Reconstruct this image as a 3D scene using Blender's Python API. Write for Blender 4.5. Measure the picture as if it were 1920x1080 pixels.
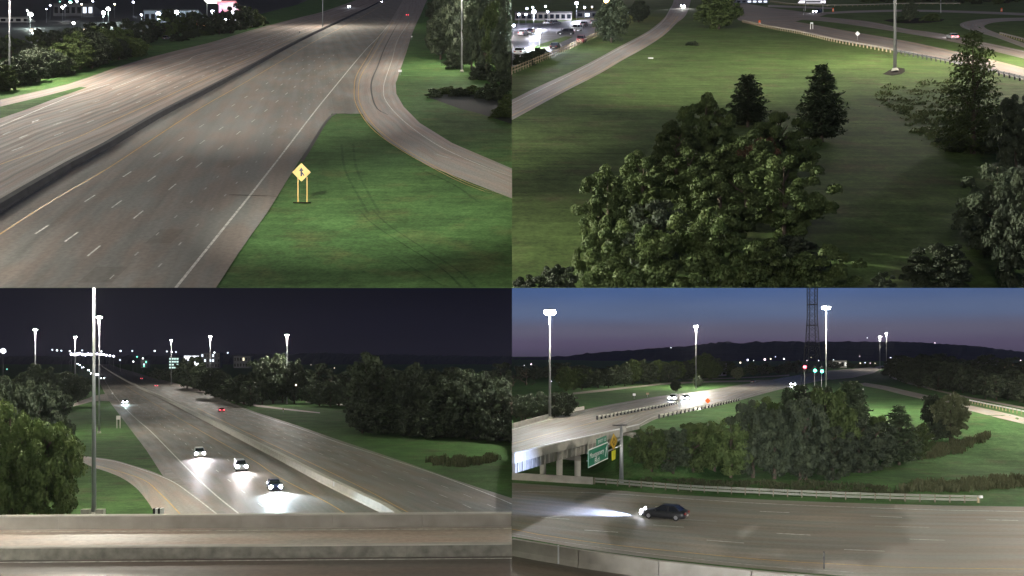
import bpy, bmesh, math, random
import numpy as np
from mathutils import Vector, Matrix, geometry

# ------------------------------------------------------------------ camera, world, sun, exposure
F = 1600.0            # focal length in pixels of the 1920 px wide frame
CZ = 20.0             # camera height
scene = bpy.context.scene
col = scene.collection
for o in list(bpy.data.objects):
    bpy.data.objects.remove(o)
cam_data = bpy.data.cameras.new("camera")
cam_data.sensor_width = 36.0
cam_data.lens = 36.0 * F / 1920.0
cam_data.shift_y = 125.0 / 1920.0
cam_data.clip_start = 0.5
cam_data.clip_end = 20000.0
cam = bpy.data.objects.new("camera", cam_data)
cam.location = (0, 0, CZ)
cam.rotation_euler = (math.radians(90), 0, 0)
col.objects.link(cam)
scene.camera = cam

scene.view_settings.view_transform = 'Standard'
scene.view_settings.look = 'None'
scene.view_settings.gamma = 1.0
scene.view_settings.exposure = 0.22
scene.view_settings.use_curve_mapping = False
scene.render.engine = 'CYCLES'
scene.cycles.use_denoising = True
scene.cycles.max_bounces = 5
scene.cycles.diffuse_bounces = 2
scene.cycles.glossy_bounces = 3
scene.cycles.transparent_max_bounces = 6
scene.cycles.sample_clamp_indirect = 3.0
scene.cycles.use_light_tree = True

world = bpy.data.worlds.new("World")
scene.world = world
world.use_nodes = True
wn, wl = world.node_tree.nodes, world.node_tree.links
wn.clear()
w_out = wn.new('ShaderNodeOutputWorld')
w_bg = wn.new('ShaderNodeBackground')
w_tc = wn.new('ShaderNodeTexCoord')
w_sep = wn.new('ShaderNodeSeparateXYZ')
wl.new(w_tc.outputs['Generated'], w_sep.inputs[0])
def w_ramp(stops):
    r = wn.new('ShaderNodeValToRGB')
    r.color_ramp.interpolation = 'EASE'
    e = r.color_ramp.elements
    while len(e) < len(stops):
        e.new(0.5)
    for i, (p, c) in enumerate(stops):
        e[i].position = p
        e[i].color = (c[0], c[1], c[2], 1)
    return r
# dusk over the right half of the world, full night over the left half
dusk = w_ramp([(0.0, (.060, .050, .088)), (.012, (.078, .063, .112)), (.028, (.100, .096, .146)),
               (.048, (.092, .126, .222)), (.078, (.058, .106, .245)), (.35, (.018, .040, .120)), (1.0, (.006, .012, .040))])
night = w_ramp([(0.0, (.0065, .0058, .0120)), (.030, (.0045, .0040, .0100)), (.078, (.0018, .0016, .0056)), (1.0, (.001, .001, .004))])
for r in (dusk, night):
    wl.new(w_sep.outputs['Z'], r.inputs[0])
w_gt = wn.new('ShaderNodeMath'); w_gt.operation = 'GREATER_THAN'; w_gt.inputs[1].default_value = 0.0
wl.new(w_sep.outputs['X'], w_gt.inputs[0])
w_no = wn.new('ShaderNodeTexNoise'); w_no.inputs['Scale'].default_value = 5.0; w_no.inputs['Detail'].default_value = 4
w_map = wn.new('ShaderNodeMapping'); w_map.inputs['Scale'].default_value = (1.0, 1.0, 7.0)
wl.new(w_tc.outputs['Generated'], w_map.inputs[0]); wl.new(w_map.outputs[0], w_no.inputs['Vector'])
w_mr = wn.new('ShaderNodeMapRange'); w_mr.inputs['To Min'].default_value = .80; w_mr.inputs['To Max'].default_value = 1.2
wl.new(w_no.outputs['Fac'], w_mr.inputs['Value'])
w_mix = wn.new('ShaderNodeMix'); w_mix.data_type = 'RGBA'
wl.new(w_gt.outputs[0], w_mix.inputs[0]); wl.new(night.outputs[0], w_mix.inputs[6]); wl.new(dusk.outputs[0], w_mix.inputs[7])
w_mul = wn.new('ShaderNodeVectorMath'); w_mul.operation = 'SCALE'
wl.new(w_mix.outputs[2], w_mul.inputs[0]); wl.new(w_mr.outputs[0], w_mul.inputs['Scale'])
wl.new(w_mul.outputs[0], w_bg.inputs['Color'])
w_bg.inputs['Strength'].default_value = 1.0
wl.new(w_bg.outputs[0], w_out.inputs[0])

fill_lamp = bpy.data.lights.new("low_fill_light", 'SUN')  # low soft sun lamp, added as fill for tree fronts and slopes
fill_lamp.energy = 0.6
fill_lamp.angle = math.radians(8)
fill_lamp.color = (1.0, .96, .88)
fill_lamp_o = bpy.data.objects.new("low_fill_light", fill_lamp)
fill_lamp_o.rotation_euler = (math.radians(85), 0, math.radians(-24))
col.objects.link(fill_lamp_o)

# ------------------------------------------------------------------ places: four pieces of land
# upper left and upper right are hillsides, the two lower ones lie on the plain
HOR = {'TL': -35.0, 'TR': -50.0, 'B': 665.0}
HGT = {'TL': 23.0, 'TR': 17.0, 'B': 20.0}
SLOPE = {k: (665.0 - HOR[k]) / F for k in HOR}

def gp(q, x, y, z=0.0):
    Y = (HGT[q] - z) * F / (y - HOR[q])
    return Vector(((x - 960.0) * Y / F, Y, CZ + (665.0 - y) / F * Y))

def surf(q, X, Y, z=0.0):
    return Vector((X, Y, CZ + SLOPE[q] * Y - HGT[q] + z))

def ppm(q, y, z=0.0):
    return (y - HOR[q]) / (HGT[q] - z)

NORM = {k: Vector((0, -SLOPE[k], 1)).normalized() for k in SLOPE}

def smooth(t):
    t = max(0.0, min(1.0, t))
    return t * t * (3 - 2 * t)

ROADC = [(22, 160), (30, 186), (43, 222), (62, 262), (110, 365)]
def seg_dist(px, py, a, b):
    ax, ay = a; bx, by = b
    dx, dy = bx - ax, by - ay
    t = max(0, min(1, ((px - ax) * dx + (py - ay) * dy) / (dx * dx + dy * dy)))
    return math.hypot(px - ax - t * dx, py - ay - t * dy)
def zt(X, Y):
    """height of the lower right land"""
    z = 6.0 * smooth((Y - 150) / 48.0)
    if Y > 120 and Y < 420 and X > 14:
        d = min(seg_dist(X, Y, ROADC[i], ROADC[i + 1]) for i in range(len(ROADC) - 1))
        z = max(z, 6.0 * smooth(1 - (d - 11) / 12.0) * smooth((X - 14) / 7.0))
    return z
def gr(x, y, dz=0.0):
    """ground point of the lower right land under pixel x, y"""
    u = (x - 960.0) / F
    lo, hi = 30.0, 6000.0
    for _ in range(60):
        m = .5 * (lo + hi)
        if 665 + (CZ - zt(u * m, m)) * F / m > y:
            lo = m
        else:
            hi = m
    Y = .5 * (lo + hi)
    return Vector((u * Y, Y, zt(u * Y, Y) + dz))

# ------------------------------------------------------------------ materials
MATS = {}
def nodes_of(m):
    m.use_nodes = True
    nt = m.node_tree
    b = nt.nodes.get('Principled BSDF')
    return nt, nt.nodes, nt.links, b

def mat_plain(name, c, rough=.6, metal=0.0, spec=.4, var=.12, scale=1.5, bump=.0):
    if name in MATS: return MATS[name]
    m = bpy.data.materials.new(name)
    nt, n, l, b = nodes_of(m)
    tc = n.new('ShaderNodeTexCoord')
    no = n.new('ShaderNodeTexNoise'); no.inputs['Scale'].default_value = scale; no.inputs['Detail'].default_value = 6
    l.new(tc.outputs['Object'], no.inputs['Vector'])
    mr = n.new('ShaderNodeMapRange'); mr.inputs['To Min'].default_value = 1 - var * 1.6; mr.inputs['To Max'].default_value = 1 + var * 1.6
    l.new(no.outputs['Fac'], mr.inputs['Value'])
    vm = n.new('ShaderNodeVectorMath'); vm.operation = 'SCALE'
    vm.inputs[0].default_value = c
    l.new(mr.outputs[0], vm.inputs['Scale'])
    l.new(vm.outputs[0], b.inputs['Base Color'])
    b.inputs['Roughness'].default_value = rough
    b.inputs['Metallic'].default_value = metal
    b.inputs['Specular IOR Level'].default_value = spec
    if bump:
        bp = n.new('ShaderNodeBump'); bp.inputs['Strength'].default_value = bump; bp.inputs['Distance'].default_value = .05
        l.new(no.outputs['Fac'], bp.inputs['Height']); l.new(bp.outputs[0], b.inputs['Normal'])
    MATS[name] = m
    return m

def mat_emit(name, c, s):
    if name in MATS: return MATS[name]
    m = bpy.data.materials.new(name)
    nt, n, l, b = nodes_of(m)
    b.inputs['Base Color'].default_value = (.6, .6, .6, 1)
    b.inputs['Emission Color'].default_value = (c[0], c[1], c[2], 1)
    b.inputs['Emission Strength'].default_value = s
    MATS[name] = m
    return m

def mat_road(name, c, streak=.25, rough=.55, blot=.3, crack=.0, joint=0.0):
    """pavement: u runs along the road, v across it, both in metres"""
    if name in MATS: return MATS[name]
    m = bpy.data.materials.new(name)
    nt, n, l, b = nodes_of(m)
    uv = n.new('ShaderNodeUVMap')
    def noise(sc, detail, sx, sy):
        mp = n.new('ShaderNodeMapping'); mp.inputs['Scale'].default_value = (sx, sy, 1)
        l.new(uv.outputs[0], mp.inputs[0])
        t = n.new('ShaderNodeTexNoise'); t.inputs['Scale'].default_value = sc; t.inputs['Detail'].default_value = detail
        l.new(mp.outputs[0], t.inputs['Vector'])
        return t.outputs['Fac']
    def rng(sock, lo, hi, f0=.3, f1=.7):
        r = n.new('ShaderNodeMapRange'); r.inputs['From Min'].default_value = f0; r.inputs['From Max'].default_value = f1
        r.inputs['To Min'].default_value = lo; r.inputs['To Max'].default_value = hi
        l.new(sock, r.inputs['Value']); return r.outputs[0]
    def mul(a, bb):
        t = n.new('ShaderNodeMath'); t.operation = 'MULTIPLY'; l.new(a, t.inputs[0]); l.new(bb, t.inputs[1]); return t.outputs[0]
    tracks_and_glare = rng(noise(.55, 4, .008, 1.0), 1 - streak, 1 + streak)  # tyre wear; on the upper left lanes also painted light trails
    fine_tracks_glare = rng(noise(2.6, 3, .02, 1.0), 1 - streak * .22, 1 + streak * .22)
    bl = rng(noise(.12, 6, .5, 1.0), 1 - blot, 1 + blot)
    gr_ = rng(noise(2.2, 8, 1, 1), .86, 1.14)
    f = mul(mul(tracks_and_glare, fine_tracks_glare), mul(bl, gr_))
    if joint:
        w = n.new('ShaderNodeTexBrick')
        w.offset = 0.0
        w.inputs['Color1'].default_value = (1, 1, 1, 1); w.inputs['Color2'].default_value = (.86, .86, .86, 1); w.inputs['Mortar'].default_value = (.55, .55, .55, 1)
        w.inputs['Scale'].default_value = 1.0
        w.inputs['Brick Width'].default_value = joint; w.inputs['Row Height'].default_value = 3.66
        w.inputs['Mortar Size'].default_value = .05
        l.new(uv.outputs[0], w.inputs['Vector'])
        f = mul(f, w.outputs['Fac']) if False else mul(f, w.outputs['Color'])
    vm = n.new('ShaderNodeVectorMath'); vm.operation = 'SCALE'; vm.inputs[0].default_value = c
    l.new(f, vm.inputs['Scale'])
    hue = n.new('ShaderNodeMix'); hue.data_type = 'RGBA'
    l.new(vm.outputs[0], hue.inputs[6])
    hs = n.new('ShaderNodeVectorMath'); hs.operation = 'MULTIPLY'; hs.inputs[1].default_value = (1.12, .96, .90)
    l.new(vm.outputs[0], hs.inputs[0]); l.new(hs.outputs[0], hue.inputs[7])
    l.new(rng(noise(.35, 2, .25, 1), 0, 1, .4, .6), hue.inputs[0])
    l.new(hue.outputs[2], b.inputs['Base Color'])
    l.new(rng(noise(.6, 4, .1, 1), rough - .12, rough + .14), b.inputs['Roughness'])
    bp = n.new('ShaderNodeBump'); bp.inputs['Strength'].default_value = .35; bp.inputs['Distance'].default_value = .02
    l.new(noise(14, 3, 1, 1), bp.inputs['Height']); l.new(bp.outputs[0], b.inputs['Normal'])
    b.inputs['Specular IOR Level'].default_value = .45
    MATS[name] = m
    return m

def mat_paint(name, c, wear=.45):
    """road paint, worn through in places"""
    if name in MATS: return MATS[name]
    m = bpy.data.materials.new(name)
    nt, n, l, b = nodes_of(m)
    tc = n.new('ShaderNodeTexCoord')
    no = n.new('ShaderNodeTexNoise'); no.inputs['Scale'].default_value = 2.2; no.inputs['Detail'].default_value = 8
    l.new(tc.outputs['Object'], no.inputs['Vector'])
    r = n.new('ShaderNodeMapRange'); r.inputs['From Min'].default_value = .35; r.inputs['From Max'].default_value = .62
    l.new(no.outputs['Fac'], r.inputs['Value'])
    mx = n.new('ShaderNodeMix'); mx.data_type = 'RGBA'
    mx.inputs[6].default_value = (c[0] * wear, c[1] * wear, c[2] * wear, 1); mx.inputs[7].default_value = (c[0], c[1], c[2], 1)
    l.new(r.outputs[0], mx.inputs[0]); l.new(mx.outputs[2], b.inputs['Base Color'])
    b.inputs['Roughness'].default_value = .5
    MATS[name] = m
    return m

def mat_grass(name, c1, c2, c3, stretch=(1, 1, 1), s1=.05, s2=.5, rot=0.0, mow=.25):
    if name in MATS: return MATS[name]
    m = bpy.data.materials.new(name)
    nt, n, l, b = nodes_of(m)
    tc = n.new('ShaderNodeTexCoord')
    def noise(sc, det, st=(1, 1, 1), ro=0):
        mp = n.new('ShaderNodeMapping'); mp.inputs['Scale'].default_value = st; mp.inputs['Rotation'].default_value = (0, 0, ro)
        l.new(tc.outputs['Object'], mp.inputs[0])
        t = n.new('ShaderNodeTexNoise'); t.inputs['Scale'].default_value = sc; t.inputs['Detail'].default_value = det; t.inputs['Roughness'].default_value = .62
        l.new(mp.outputs[0], t.inputs['Vector'])
        return t.outputs['Fac']
    def mix(f, a, bb, lo=.38, hi=.62):
        r = n.new('ShaderNodeMapRange'); r.inputs['From Min'].default_value = lo; r.inputs['From Max'].default_value = hi
        l.new(f, r.inputs['Value'])
        x = n.new('ShaderNodeMix'); x.data_type = 'RGBA'; l.new(r.outputs[0], x.inputs[0])
        for k, v in ((6, a), (7, bb)):
            if isinstance(v, tuple): x.inputs[k].default_value = (v[0], v[1], v[2], 1)
            else: l.new(v, x.inputs[k])
        return x.outputs[2]
    a = mix(noise(s1, 7), c1, c2)
    a = mix(noise(s2 * .23, 5), a, c3, .52, .75)
    def scale_by(sock, f, lo, hi, f0=.3, f1=.7):
        r = n.new('ShaderNodeMapRange'); r.inputs['From Min'].default_value = f0; r.inputs['From Max'].default_value = f1
        r.inputs['To Min'].default_value = lo; r.inputs['To Max'].default_value = hi
        l.new(f, r.inputs['Value'])
        v = n.new('ShaderNodeVectorMath'); v.operation = 'SCALE'; l.new(sock, v.inputs[0]); l.new(r.outputs[0], v.inputs['Scale'])
        return v.outputs[0]
    a = scale_by(a, noise(s2, 6, stretch, rot), 1 - mow, 1 + mow)
    a = scale_by(a, noise(.16, 8), .74, 1.26)
    a = scale_by(a, noise(.9, 8), .80, 1.20)
    f3 = noise(3.2, 7)
    a = scale_by(a, f3, .70, 1.30)
    l.new(a, b.inputs['Base Color'])
    b.inputs['Roughness'].default_value = .9
    b.inputs['Specular IOR Level'].default_value = .1
    bp = n.new('ShaderNodeBump'); bp.inputs['Strength'].default_value = .3; bp.inputs['Distance'].default_value = .03
    l.new(f3, bp.inputs['Height']); l.new(bp.outputs[0], b.inputs['Normal'])
    MATS[name] = m
    return m

def mat_leaf(name, c1, c2, scale=1.2):
    if name in MATS: return MATS[name]
    m = bpy.data.materials.new(name)
    nt, n, l, b = nodes_of(m)
    out = n.get('Material Output')
    tc = n.new('ShaderNodeTexCoord'); oi = n.new('ShaderNodeObjectInfo')
    no = n.new('ShaderNodeTexNoise'); no.inputs['Scale'].default_value = scale * 3; no.inputs['Detail'].default_value = 5
    l.new(tc.outputs['Object'], no.inputs['Vector'])
    mr = n.new('ShaderNodeMapRange'); mr.inputs['From Min'].default_value = .35; mr.inputs['From Max'].default_value = .65
    l.new(no.outputs['Fac'], mr.inputs['Value'])
    mx = n.new('ShaderNodeMix'); mx.data_type = 'RGBA'
    mx.inputs[6].default_value = (*c1, 1); mx.inputs[7].default_value = (*c2, 1)
    l.new(mr.outputs[0], mx.inputs[0])
    r2 = n.new('ShaderNodeMapRange'); r2.inputs['To Min'].default_value = .7; r2.inputs['To Max'].default_value = 1.3
    l.new(oi.outputs['Random'], r2.inputs['Value'])
    v = n.new('ShaderNodeVectorMath'); v.operation = 'SCALE'; l.new(mx.outputs[2], v.inputs[0]); l.new(r2.outputs[0], v.inputs['Scale'])
    l.new(v.outputs[0], b.inputs['Base Color'])
    b.inputs['Roughness'].default_value = .65; b.inputs['Specular IOR Level'].default_value = .25
    tr = n.new('ShaderNodeBsdfTranslucent'); l.new(v.outputs[0], tr.inputs['Color'])
    ms = n.new('ShaderNodeMixShader'); ms.inputs[0].default_value = .25
    l.new(b.outputs[0], ms.inputs[1]); l.new(tr.outputs[0], ms.inputs[2]); l.new(ms.outputs[0], out.inputs[0])
    MATS[name] = m
    return m

def mat_glass():
    if 'dark_glass' in MATS: return MATS['dark_glass']
    m = bpy.data.materials.new('dark_glass')
    nt, n, l, b = nodes_of(m)
    b.inputs['Base Color'].default_value = (.012, .014, .018, 1)
    b.inputs['Roughness'].default_value = .08
    b.inputs['Specular IOR Level'].default_value = .8
    MATS['dark_glass'] = m
    return m

WHITE = mat_paint('white_road_paint', (.75, .73, .66))
WHITEF = mat_paint('faded_white_paint', (.50, .48, .43), .5)
YELLOW = mat_paint('yellow_road_paint', (.62, .36, .07), .6)
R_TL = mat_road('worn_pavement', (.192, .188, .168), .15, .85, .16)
R_TLL = mat_road('light_streaked_pavement', (.250, .222, .200), .45, .78, .12)  # headlight trails on these lanes are painted in as pale streaks
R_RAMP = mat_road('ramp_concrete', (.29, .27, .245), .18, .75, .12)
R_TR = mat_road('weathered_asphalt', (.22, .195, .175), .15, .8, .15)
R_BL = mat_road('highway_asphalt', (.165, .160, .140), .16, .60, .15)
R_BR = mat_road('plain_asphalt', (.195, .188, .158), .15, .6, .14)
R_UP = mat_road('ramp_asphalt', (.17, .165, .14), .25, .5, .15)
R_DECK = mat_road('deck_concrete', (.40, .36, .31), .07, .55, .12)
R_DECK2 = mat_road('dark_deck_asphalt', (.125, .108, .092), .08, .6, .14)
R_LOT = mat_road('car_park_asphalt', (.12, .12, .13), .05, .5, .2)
CONC = mat_plain('concrete', (.30, .28, .245), .8, 0, .3, .30, .55, .3)
CONC_D = mat_plain('dark_concrete', (.055, .055, .058), .85, 0, .2, .25, .6, .3)  # darker concrete for the upper left barrier
CONC_L = mat_plain('pale_concrete', (.42, .40, .35), .8, 0, .3, .18, .9, .3)
GALV = mat_plain('galvanized_steel', (.36, .37, .38), .45, .6, .5, .12, .5)
GALV_D = mat_plain('dark_galvanized_steel', (.13, .13, .13), .6, .5, .4)  # darker steel for one mast pole
DARKM = mat_plain('dark_metal', (.05, .05, .055), .5, .4, .4)
TIMBER = mat_plain('pale_timber', (.38, .31, .20), .8, 0, .2, .2, 2.0)
BARK = mat_plain('bark', (.07, .055, .042), .9, 0, .2, .3, 3.0, .5)
EARTH = mat_plain('mulch', (.018, .014, .011), .95, 0, .1, .4, 2.5, .6)
BLACK = mat_plain('black_paint', (.012, .012, .012), .5)
SIGN_Y = mat_plain('yellow_sign_face', (.50, .31, .015), .4, 0, .4, .04)
SIGN_G = mat_plain('green_sign_face', (.003, .16, .085), .45, 0, .4, .08)
SIGN_W = mat_plain('white_sign_face', (.75, .75, .74), .45, 0, .4, .05)
ORANGE = mat_plain('orange_plastic', (.75, .13, .02), .5)
G_TL = mat_grass('mown_grass_green', (.062, .128, .040), (.074, .146, .044), (.105, .128, .046), (.15, 1, 1), .06, .8, .9, .22)
G_TR = mat_grass('rough_lawn', (.070, .112, .032), (.086, .128, .038), (.100, .098, .044), (.12, 1, 1), .05, .9, .0, .30)
G_BL = mat_grass('verge_grass', (.052, .106, .032), (.064, .124, .038), (.078, .090, .042), (.2, 1, 1), .05, .6, .3, .2)
G_BR = mat_grass('meadow_grass', (.060, .132, .042), (.076, .150, .046), (.105, .125, .056), (.2, 1, 1), .05, .6, -.3, .2)
LEAF = mat_leaf('leaf_green', (.050, .078, .024), (.088, .118, .038))
LEAF_D = mat_leaf('leaf_dark', (.032, .044, .028), (.058, .074, .040))
LEAF_P = mat_leaf('needle_dark', (.034, .052, .028), (.060, .080, .040), 2.0)
LEAF_L = mat_leaf('leaf_pale', (.10, .12, .06), (.16, .175, .095))
LEAF_R = mat_leaf('leaf_russet', (.075, .050, .026), (.12, .060, .036))
REED = mat_leaf('dry_reed', (.060, .072, .034), (.105, .105, .055), 1.0)
LAMP_W = mat_emit('lamp_white', (1, .98, .93), 60)
LAMP_C = mat_emit('lamp_cool', (.75, .82, 1), 30)
LAMP_WARM = mat_emit('lamp_warm', (1, .86, .62), 25)
LAMP_O = mat_emit('lamp_orange', (1, .55, .18), 20)
DOT_W = mat_emit('far_lamp_white', (.9, .95, 1), 3.0)
DOT_WW = mat_emit('far_lamp_warm', (1, .85, .6), 2.2)
DOT_G = mat_emit('far_lamp_green', (.2, 1, .7), 1.5)
HEADL = mat_emit('headlight_glass', (.86, .88, 1), 60)
TAILL = mat_emit('taillight_red', (1, .06, .10), 9)
TAIL_OFF = mat_plain('taillight_unlit', (.25, .01, .01), .3)
HEAD_OFF = mat_plain('headlight_unlit', (.5, .5, .5), .2)
RED_L = mat_emit('signal_red', (1, .05, .08), 14)
GREEN_L = mat_emit('signal_green', (.08, 1, .6), 12)
TYRE = mat_plain('tyre_rubber', (.02, .02, .02), .8)
RIM = mat_plain('alloy_rim', (.4, .4, .42), .35, .8)

# ------------------------------------------------------------------ helpers
def link(o): col.objects.link(o); return o
def mesh_obj(name, verts, faces, m=None, parent=None, smooth_=False, uvs=None):
    me = bpy.data.meshes.new(name)
    me.from_pydata([tuple(v) for v in verts], [], faces)
    if m is not None: me.materials.append(m)
    if uvs is not None:
        ul = me.uv_layers.new(name='UVMap')
        for lp in me.loops:
            ul.data[lp.index].uv = uvs[lp.vertex_index]
    if smooth_:
        for p in me.polygons: p.use_smooth = True
    me.update()
    o = link(bpy.data.objects.new(name, me))
    if parent: o.parent = parent
    return o
def from_mesh(name, me, parent=None, loc=(0, 0, 0), rot=(0, 0, 0), scale=(1, 1, 1)):
    o = link(bpy.data.objects.new(name, me))
    if parent: o.parent = parent
    o.location = loc; o.rotation_euler = rot; o.scale = scale
    return o
def tag(o, label, cat, group=None):
    o['label'] = label; o['category'] = cat
    if group: o['group'] = group
    return o
def struct(o):
    o['kind'] = 'structure'; return o
def stuff(o, label=None, cat=None):
    o['kind'] = 'stuff'
    if label: o['label'] = label; o['category'] = cat
    return o
def thing(name, label, cat, loc=(0, 0, 0), rz=0.0, group=None):
    o = link(bpy.data.objects.new(name, None))
    o.empty_display_size = .5
    o.location = loc; o.rotation_euler = (0, 0, rz)
    return tag(o, label, cat, group)

class MB:
    """collects boxes, bars and tubes into one mesh"""
    def __init__(s): s.v = []; s.f = []
    def box(s, c, size, rz=0.0):
        n = len(s.v); ca, sa = math.cos(rz), math.sin(rz)
        for dz in (-.5, .5):
            for dx, dy in ((-.5, -.5), (.5, -.5), (.5, .5), (-.5, .5)):
                x, y = dx * size[0], dy * size[1]
                s.v.append((c[0] + x * ca - y * sa, c[1] + x * sa + y * ca, c[2] + dz * size[2]))
        s.f += [tuple(n + i for i in q) for q in ((3, 2, 1, 0), (4, 5, 6, 7), (0, 1, 5, 4), (1, 2, 6, 5), (2, 3, 7, 6), (3, 0, 4, 7))]
        return s
    def tube(s, a, b, ra, rb=None, k=8, caps=True):
        a, b = Vector(a), Vector(b); rb = ra if rb is None else rb
        d = (b - a).normalized()
        u = d.cross(Vector((0, 0, 1)) if abs(d.z) < .9 else Vector((1, 0, 0))).normalized(); w = d.cross(u)
        n = len(s.v)
        for p, r in ((a, ra), (b, rb)):
            for i in range(k):
                t = 2 * math.pi * i / k
                s.v.append(tuple(p + u * r * math.cos(t) + w * r * math.sin(t)))
        for i in range(k):
            j = (i + 1) % k
            s.f.append((n + i, n + j, n + k + j, n + k + i))
        if caps:
            s.f.append(tuple(n + i for i in reversed(range(k)))); s.f.append(tuple(n + k + i for i in range(k)))
        return s
    def poly(s, pts):
        n = len(s.v); s.v += [tuple(p) for p in pts]; s.f.append(tuple(range(n, n + len(pts)))); return s
    def prism(s, pts, d):
        """flat outline with thickness vector d"""
        n = len(s.v); k = len(pts); d = Vector(d)
        s.v += [tuple(p) for p in pts]; s.v += [tuple(Vector(p) + d) for p in pts]
        s.f.append(tuple(range(n, n + k))); s.f.append(tuple(reversed(range(n + k, n + 2 * k))))
        for i in range(k):
            j = (i + 1) % k; s.f.append((n + j, n + i, n + k + i, n + k + j))
        return s
    def build(s, name, m, parent=None, sm=False): return mesh_obj(name, s.v, s.f, m, parent, sm)
    def mesh(s, name, m):
        me = bpy.data.meshes.new(name); me.from_pydata(s.v, [], s.f); me.materials.append(m); me.update(); return me

def resample(pts, n=None, step=None):
    """Catmull-Rom through 3-D points, then n points spread evenly along it"""
    P = [Vector(p) for p in pts]
    if len(P) == 2: dense = [P[0].lerp(P[1], i / 40) for i in range(41)]
    else:
        Q = [P[0] * 2 - P[1]] + P + [P[-1] * 2 - P[-2]]
        dense = []
        for i in range(1, len(Q) - 2):
            a, b, c, d = Q[i - 1], Q[i], Q[i + 1], Q[i + 2]
            for k in range(14):
                t = k / 14
                dense.append(.5 * ((2 * b) + (c - a) * t + (2 * a - 5 * b + 4 * c - d) * t * t + (3 * b - a - 3 * c + d) * t ** 3))
        dense.append(P[-1])
    L = [0.0]
    for i in range(1, len(dense)): L.append(L[-1] + (dense[i] - dense[i - 1]).length)
    if n is None: n = max(2, int(L[-1] / step) + 1)
    out = []; j = 0
    for i in range(n):
        s = L[-1] * i / (n - 1)
        while j < len(L) - 2 and L[j + 1] < s: j += 1
        t = (s - L[j]) / max(1e-9, L[j + 1] - L[j])
        out.append(dense[j].lerp(dense[j + 1], min(1, max(0, t))))
    return out

def px(q, pts, z=0.0):
    return [gp(q, x, y, z) for x, y in pts]

def poly_sheet(name, pts, m, direction, parent=None):
    """flat polygon; uv = metres along / across the given direction"""
    tris = geometry.tessellate_polygon([pts])
    d = Vector((direction[0], direction[1])).normalized()
    uv = [(p.x * d.x + p.y * d.y, -p.x * d.y + p.y * d.x) for p in pts]
    faces = []
    for t in tris:
        a, b, c = (pts[i] for i in t)
        nrm = (b - a).cross(c - a)
        faces.append(tuple(t) if nrm.z > 0 else tuple(reversed(t)))
    return mesh_obj(name, pts, faces, m, parent, uvs=uv)

def strip(name, A, B, m, n=60, parent=None, v0=0.0):
    """road surface between two edge lines"""
    A, B = resample(A, n), resample(B, n)
    verts, uv, faces = [], [], []
    s = 0.0
    for i in range(n):
        if i: s += ((A[i] + B[i]) * .5 - (A[i - 1] + B[i - 1]) * .5).length
        verts += [A[i], B[i]]; uv += [(s, v0), (s, v0 + (B[i] - A[i]).length)]
    for i in range(n - 1):
        q = (2 * i, 2 * i + 1, 2 * i + 3, 2 * i + 2)
        nn = (Vector(verts[q[1]]) - Vector(verts[q[0]])).cross(Vector(verts[q[3]]) - Vector(verts[q[0]]))
        faces.append(q if nn.z > 0 else tuple(reversed(q)))
    return mesh_obj(name, verts, faces, m, parent, uvs=uv)

def line_mark(pts, w, m, parent, up=.025, dash=None, name='lane_line', off=0.0, clipx=None, taper=None):
    """painted line along 3-D points; dash = (on, period, phase)"""
    P = resample(pts, step=1.5 if dash else 4.0)
    L = [0.0]
    for i in range(1, len(P)): L.append(L[-1] + (P[i] - P[i - 1]).length)
    def at(s):
        j = 0
        lo, hi = 0, len(L) - 2
        while lo < hi:
            mid = (lo + hi + 1) // 2
            if L[mid] <= s: lo = mid
            else: hi = mid - 1
        t = (s - L[lo]) / max(1e-9, L[lo + 1] - L[lo])
        p = P[lo].lerp(P[lo + 1], t); d = (P[lo + 1] - P[lo]).normalized()
        return p, Vector((d.y, -d.x, 0)).normalized()
    mb = MB()
    segs = []
    if dash:
        s = dash[2]
        while s < L[-1] - dash[0]:
            if s > 0: segs.append((s, s + dash[0], 2))
            s += dash[1]
    else: segs.append((0, L[-1] - 1e-4, len(P)))
    for a, b, k in segs:
        prev = None
        for i in range(k):
            p, nrm = at(a + (b - a) * i / (k - 1))
            l_, r_ = p - nrm * w / 2 + Vector((0, 0, up)), p + nrm * w / 2 + Vector((0, 0, up))
            if prev is not None:
                mb.poly([prev[0], prev[1], r_, l_])
            prev = (l_, r_)
    if not mb.f: return None
    return mb.build(name, m, parent)

def clip_faces(o, keep):
    """drop the faces of an object whose centre fails keep(x, y, z) (arrays, world)"""
    bpy.context.view_layer.update()
    me = o.data.copy(); o.data = me
    n = len(me.vertices)
    co = np.empty(n * 3, dtype=np.float32); me.vertices.foreach_get('co', co); co = co.reshape(-1, 3)
    M = np.array(o.matrix_world, dtype=np.float64)
    w = co @ M[:3, :3].T + M[:3, 3]
    bm = bmesh.new(); bm.from_mesh(me)
    ok = keep(w[:, 0], w[:, 1], w[:, 2])
    bm.verts.ensure_lookup_table()
    kill = [v for v in bm.verts if not ok[v.index]]
    bmesh.ops.delete(bm, geom=kill, context='VERTS')
    bm.to_mesh(me); bm.free()

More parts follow.
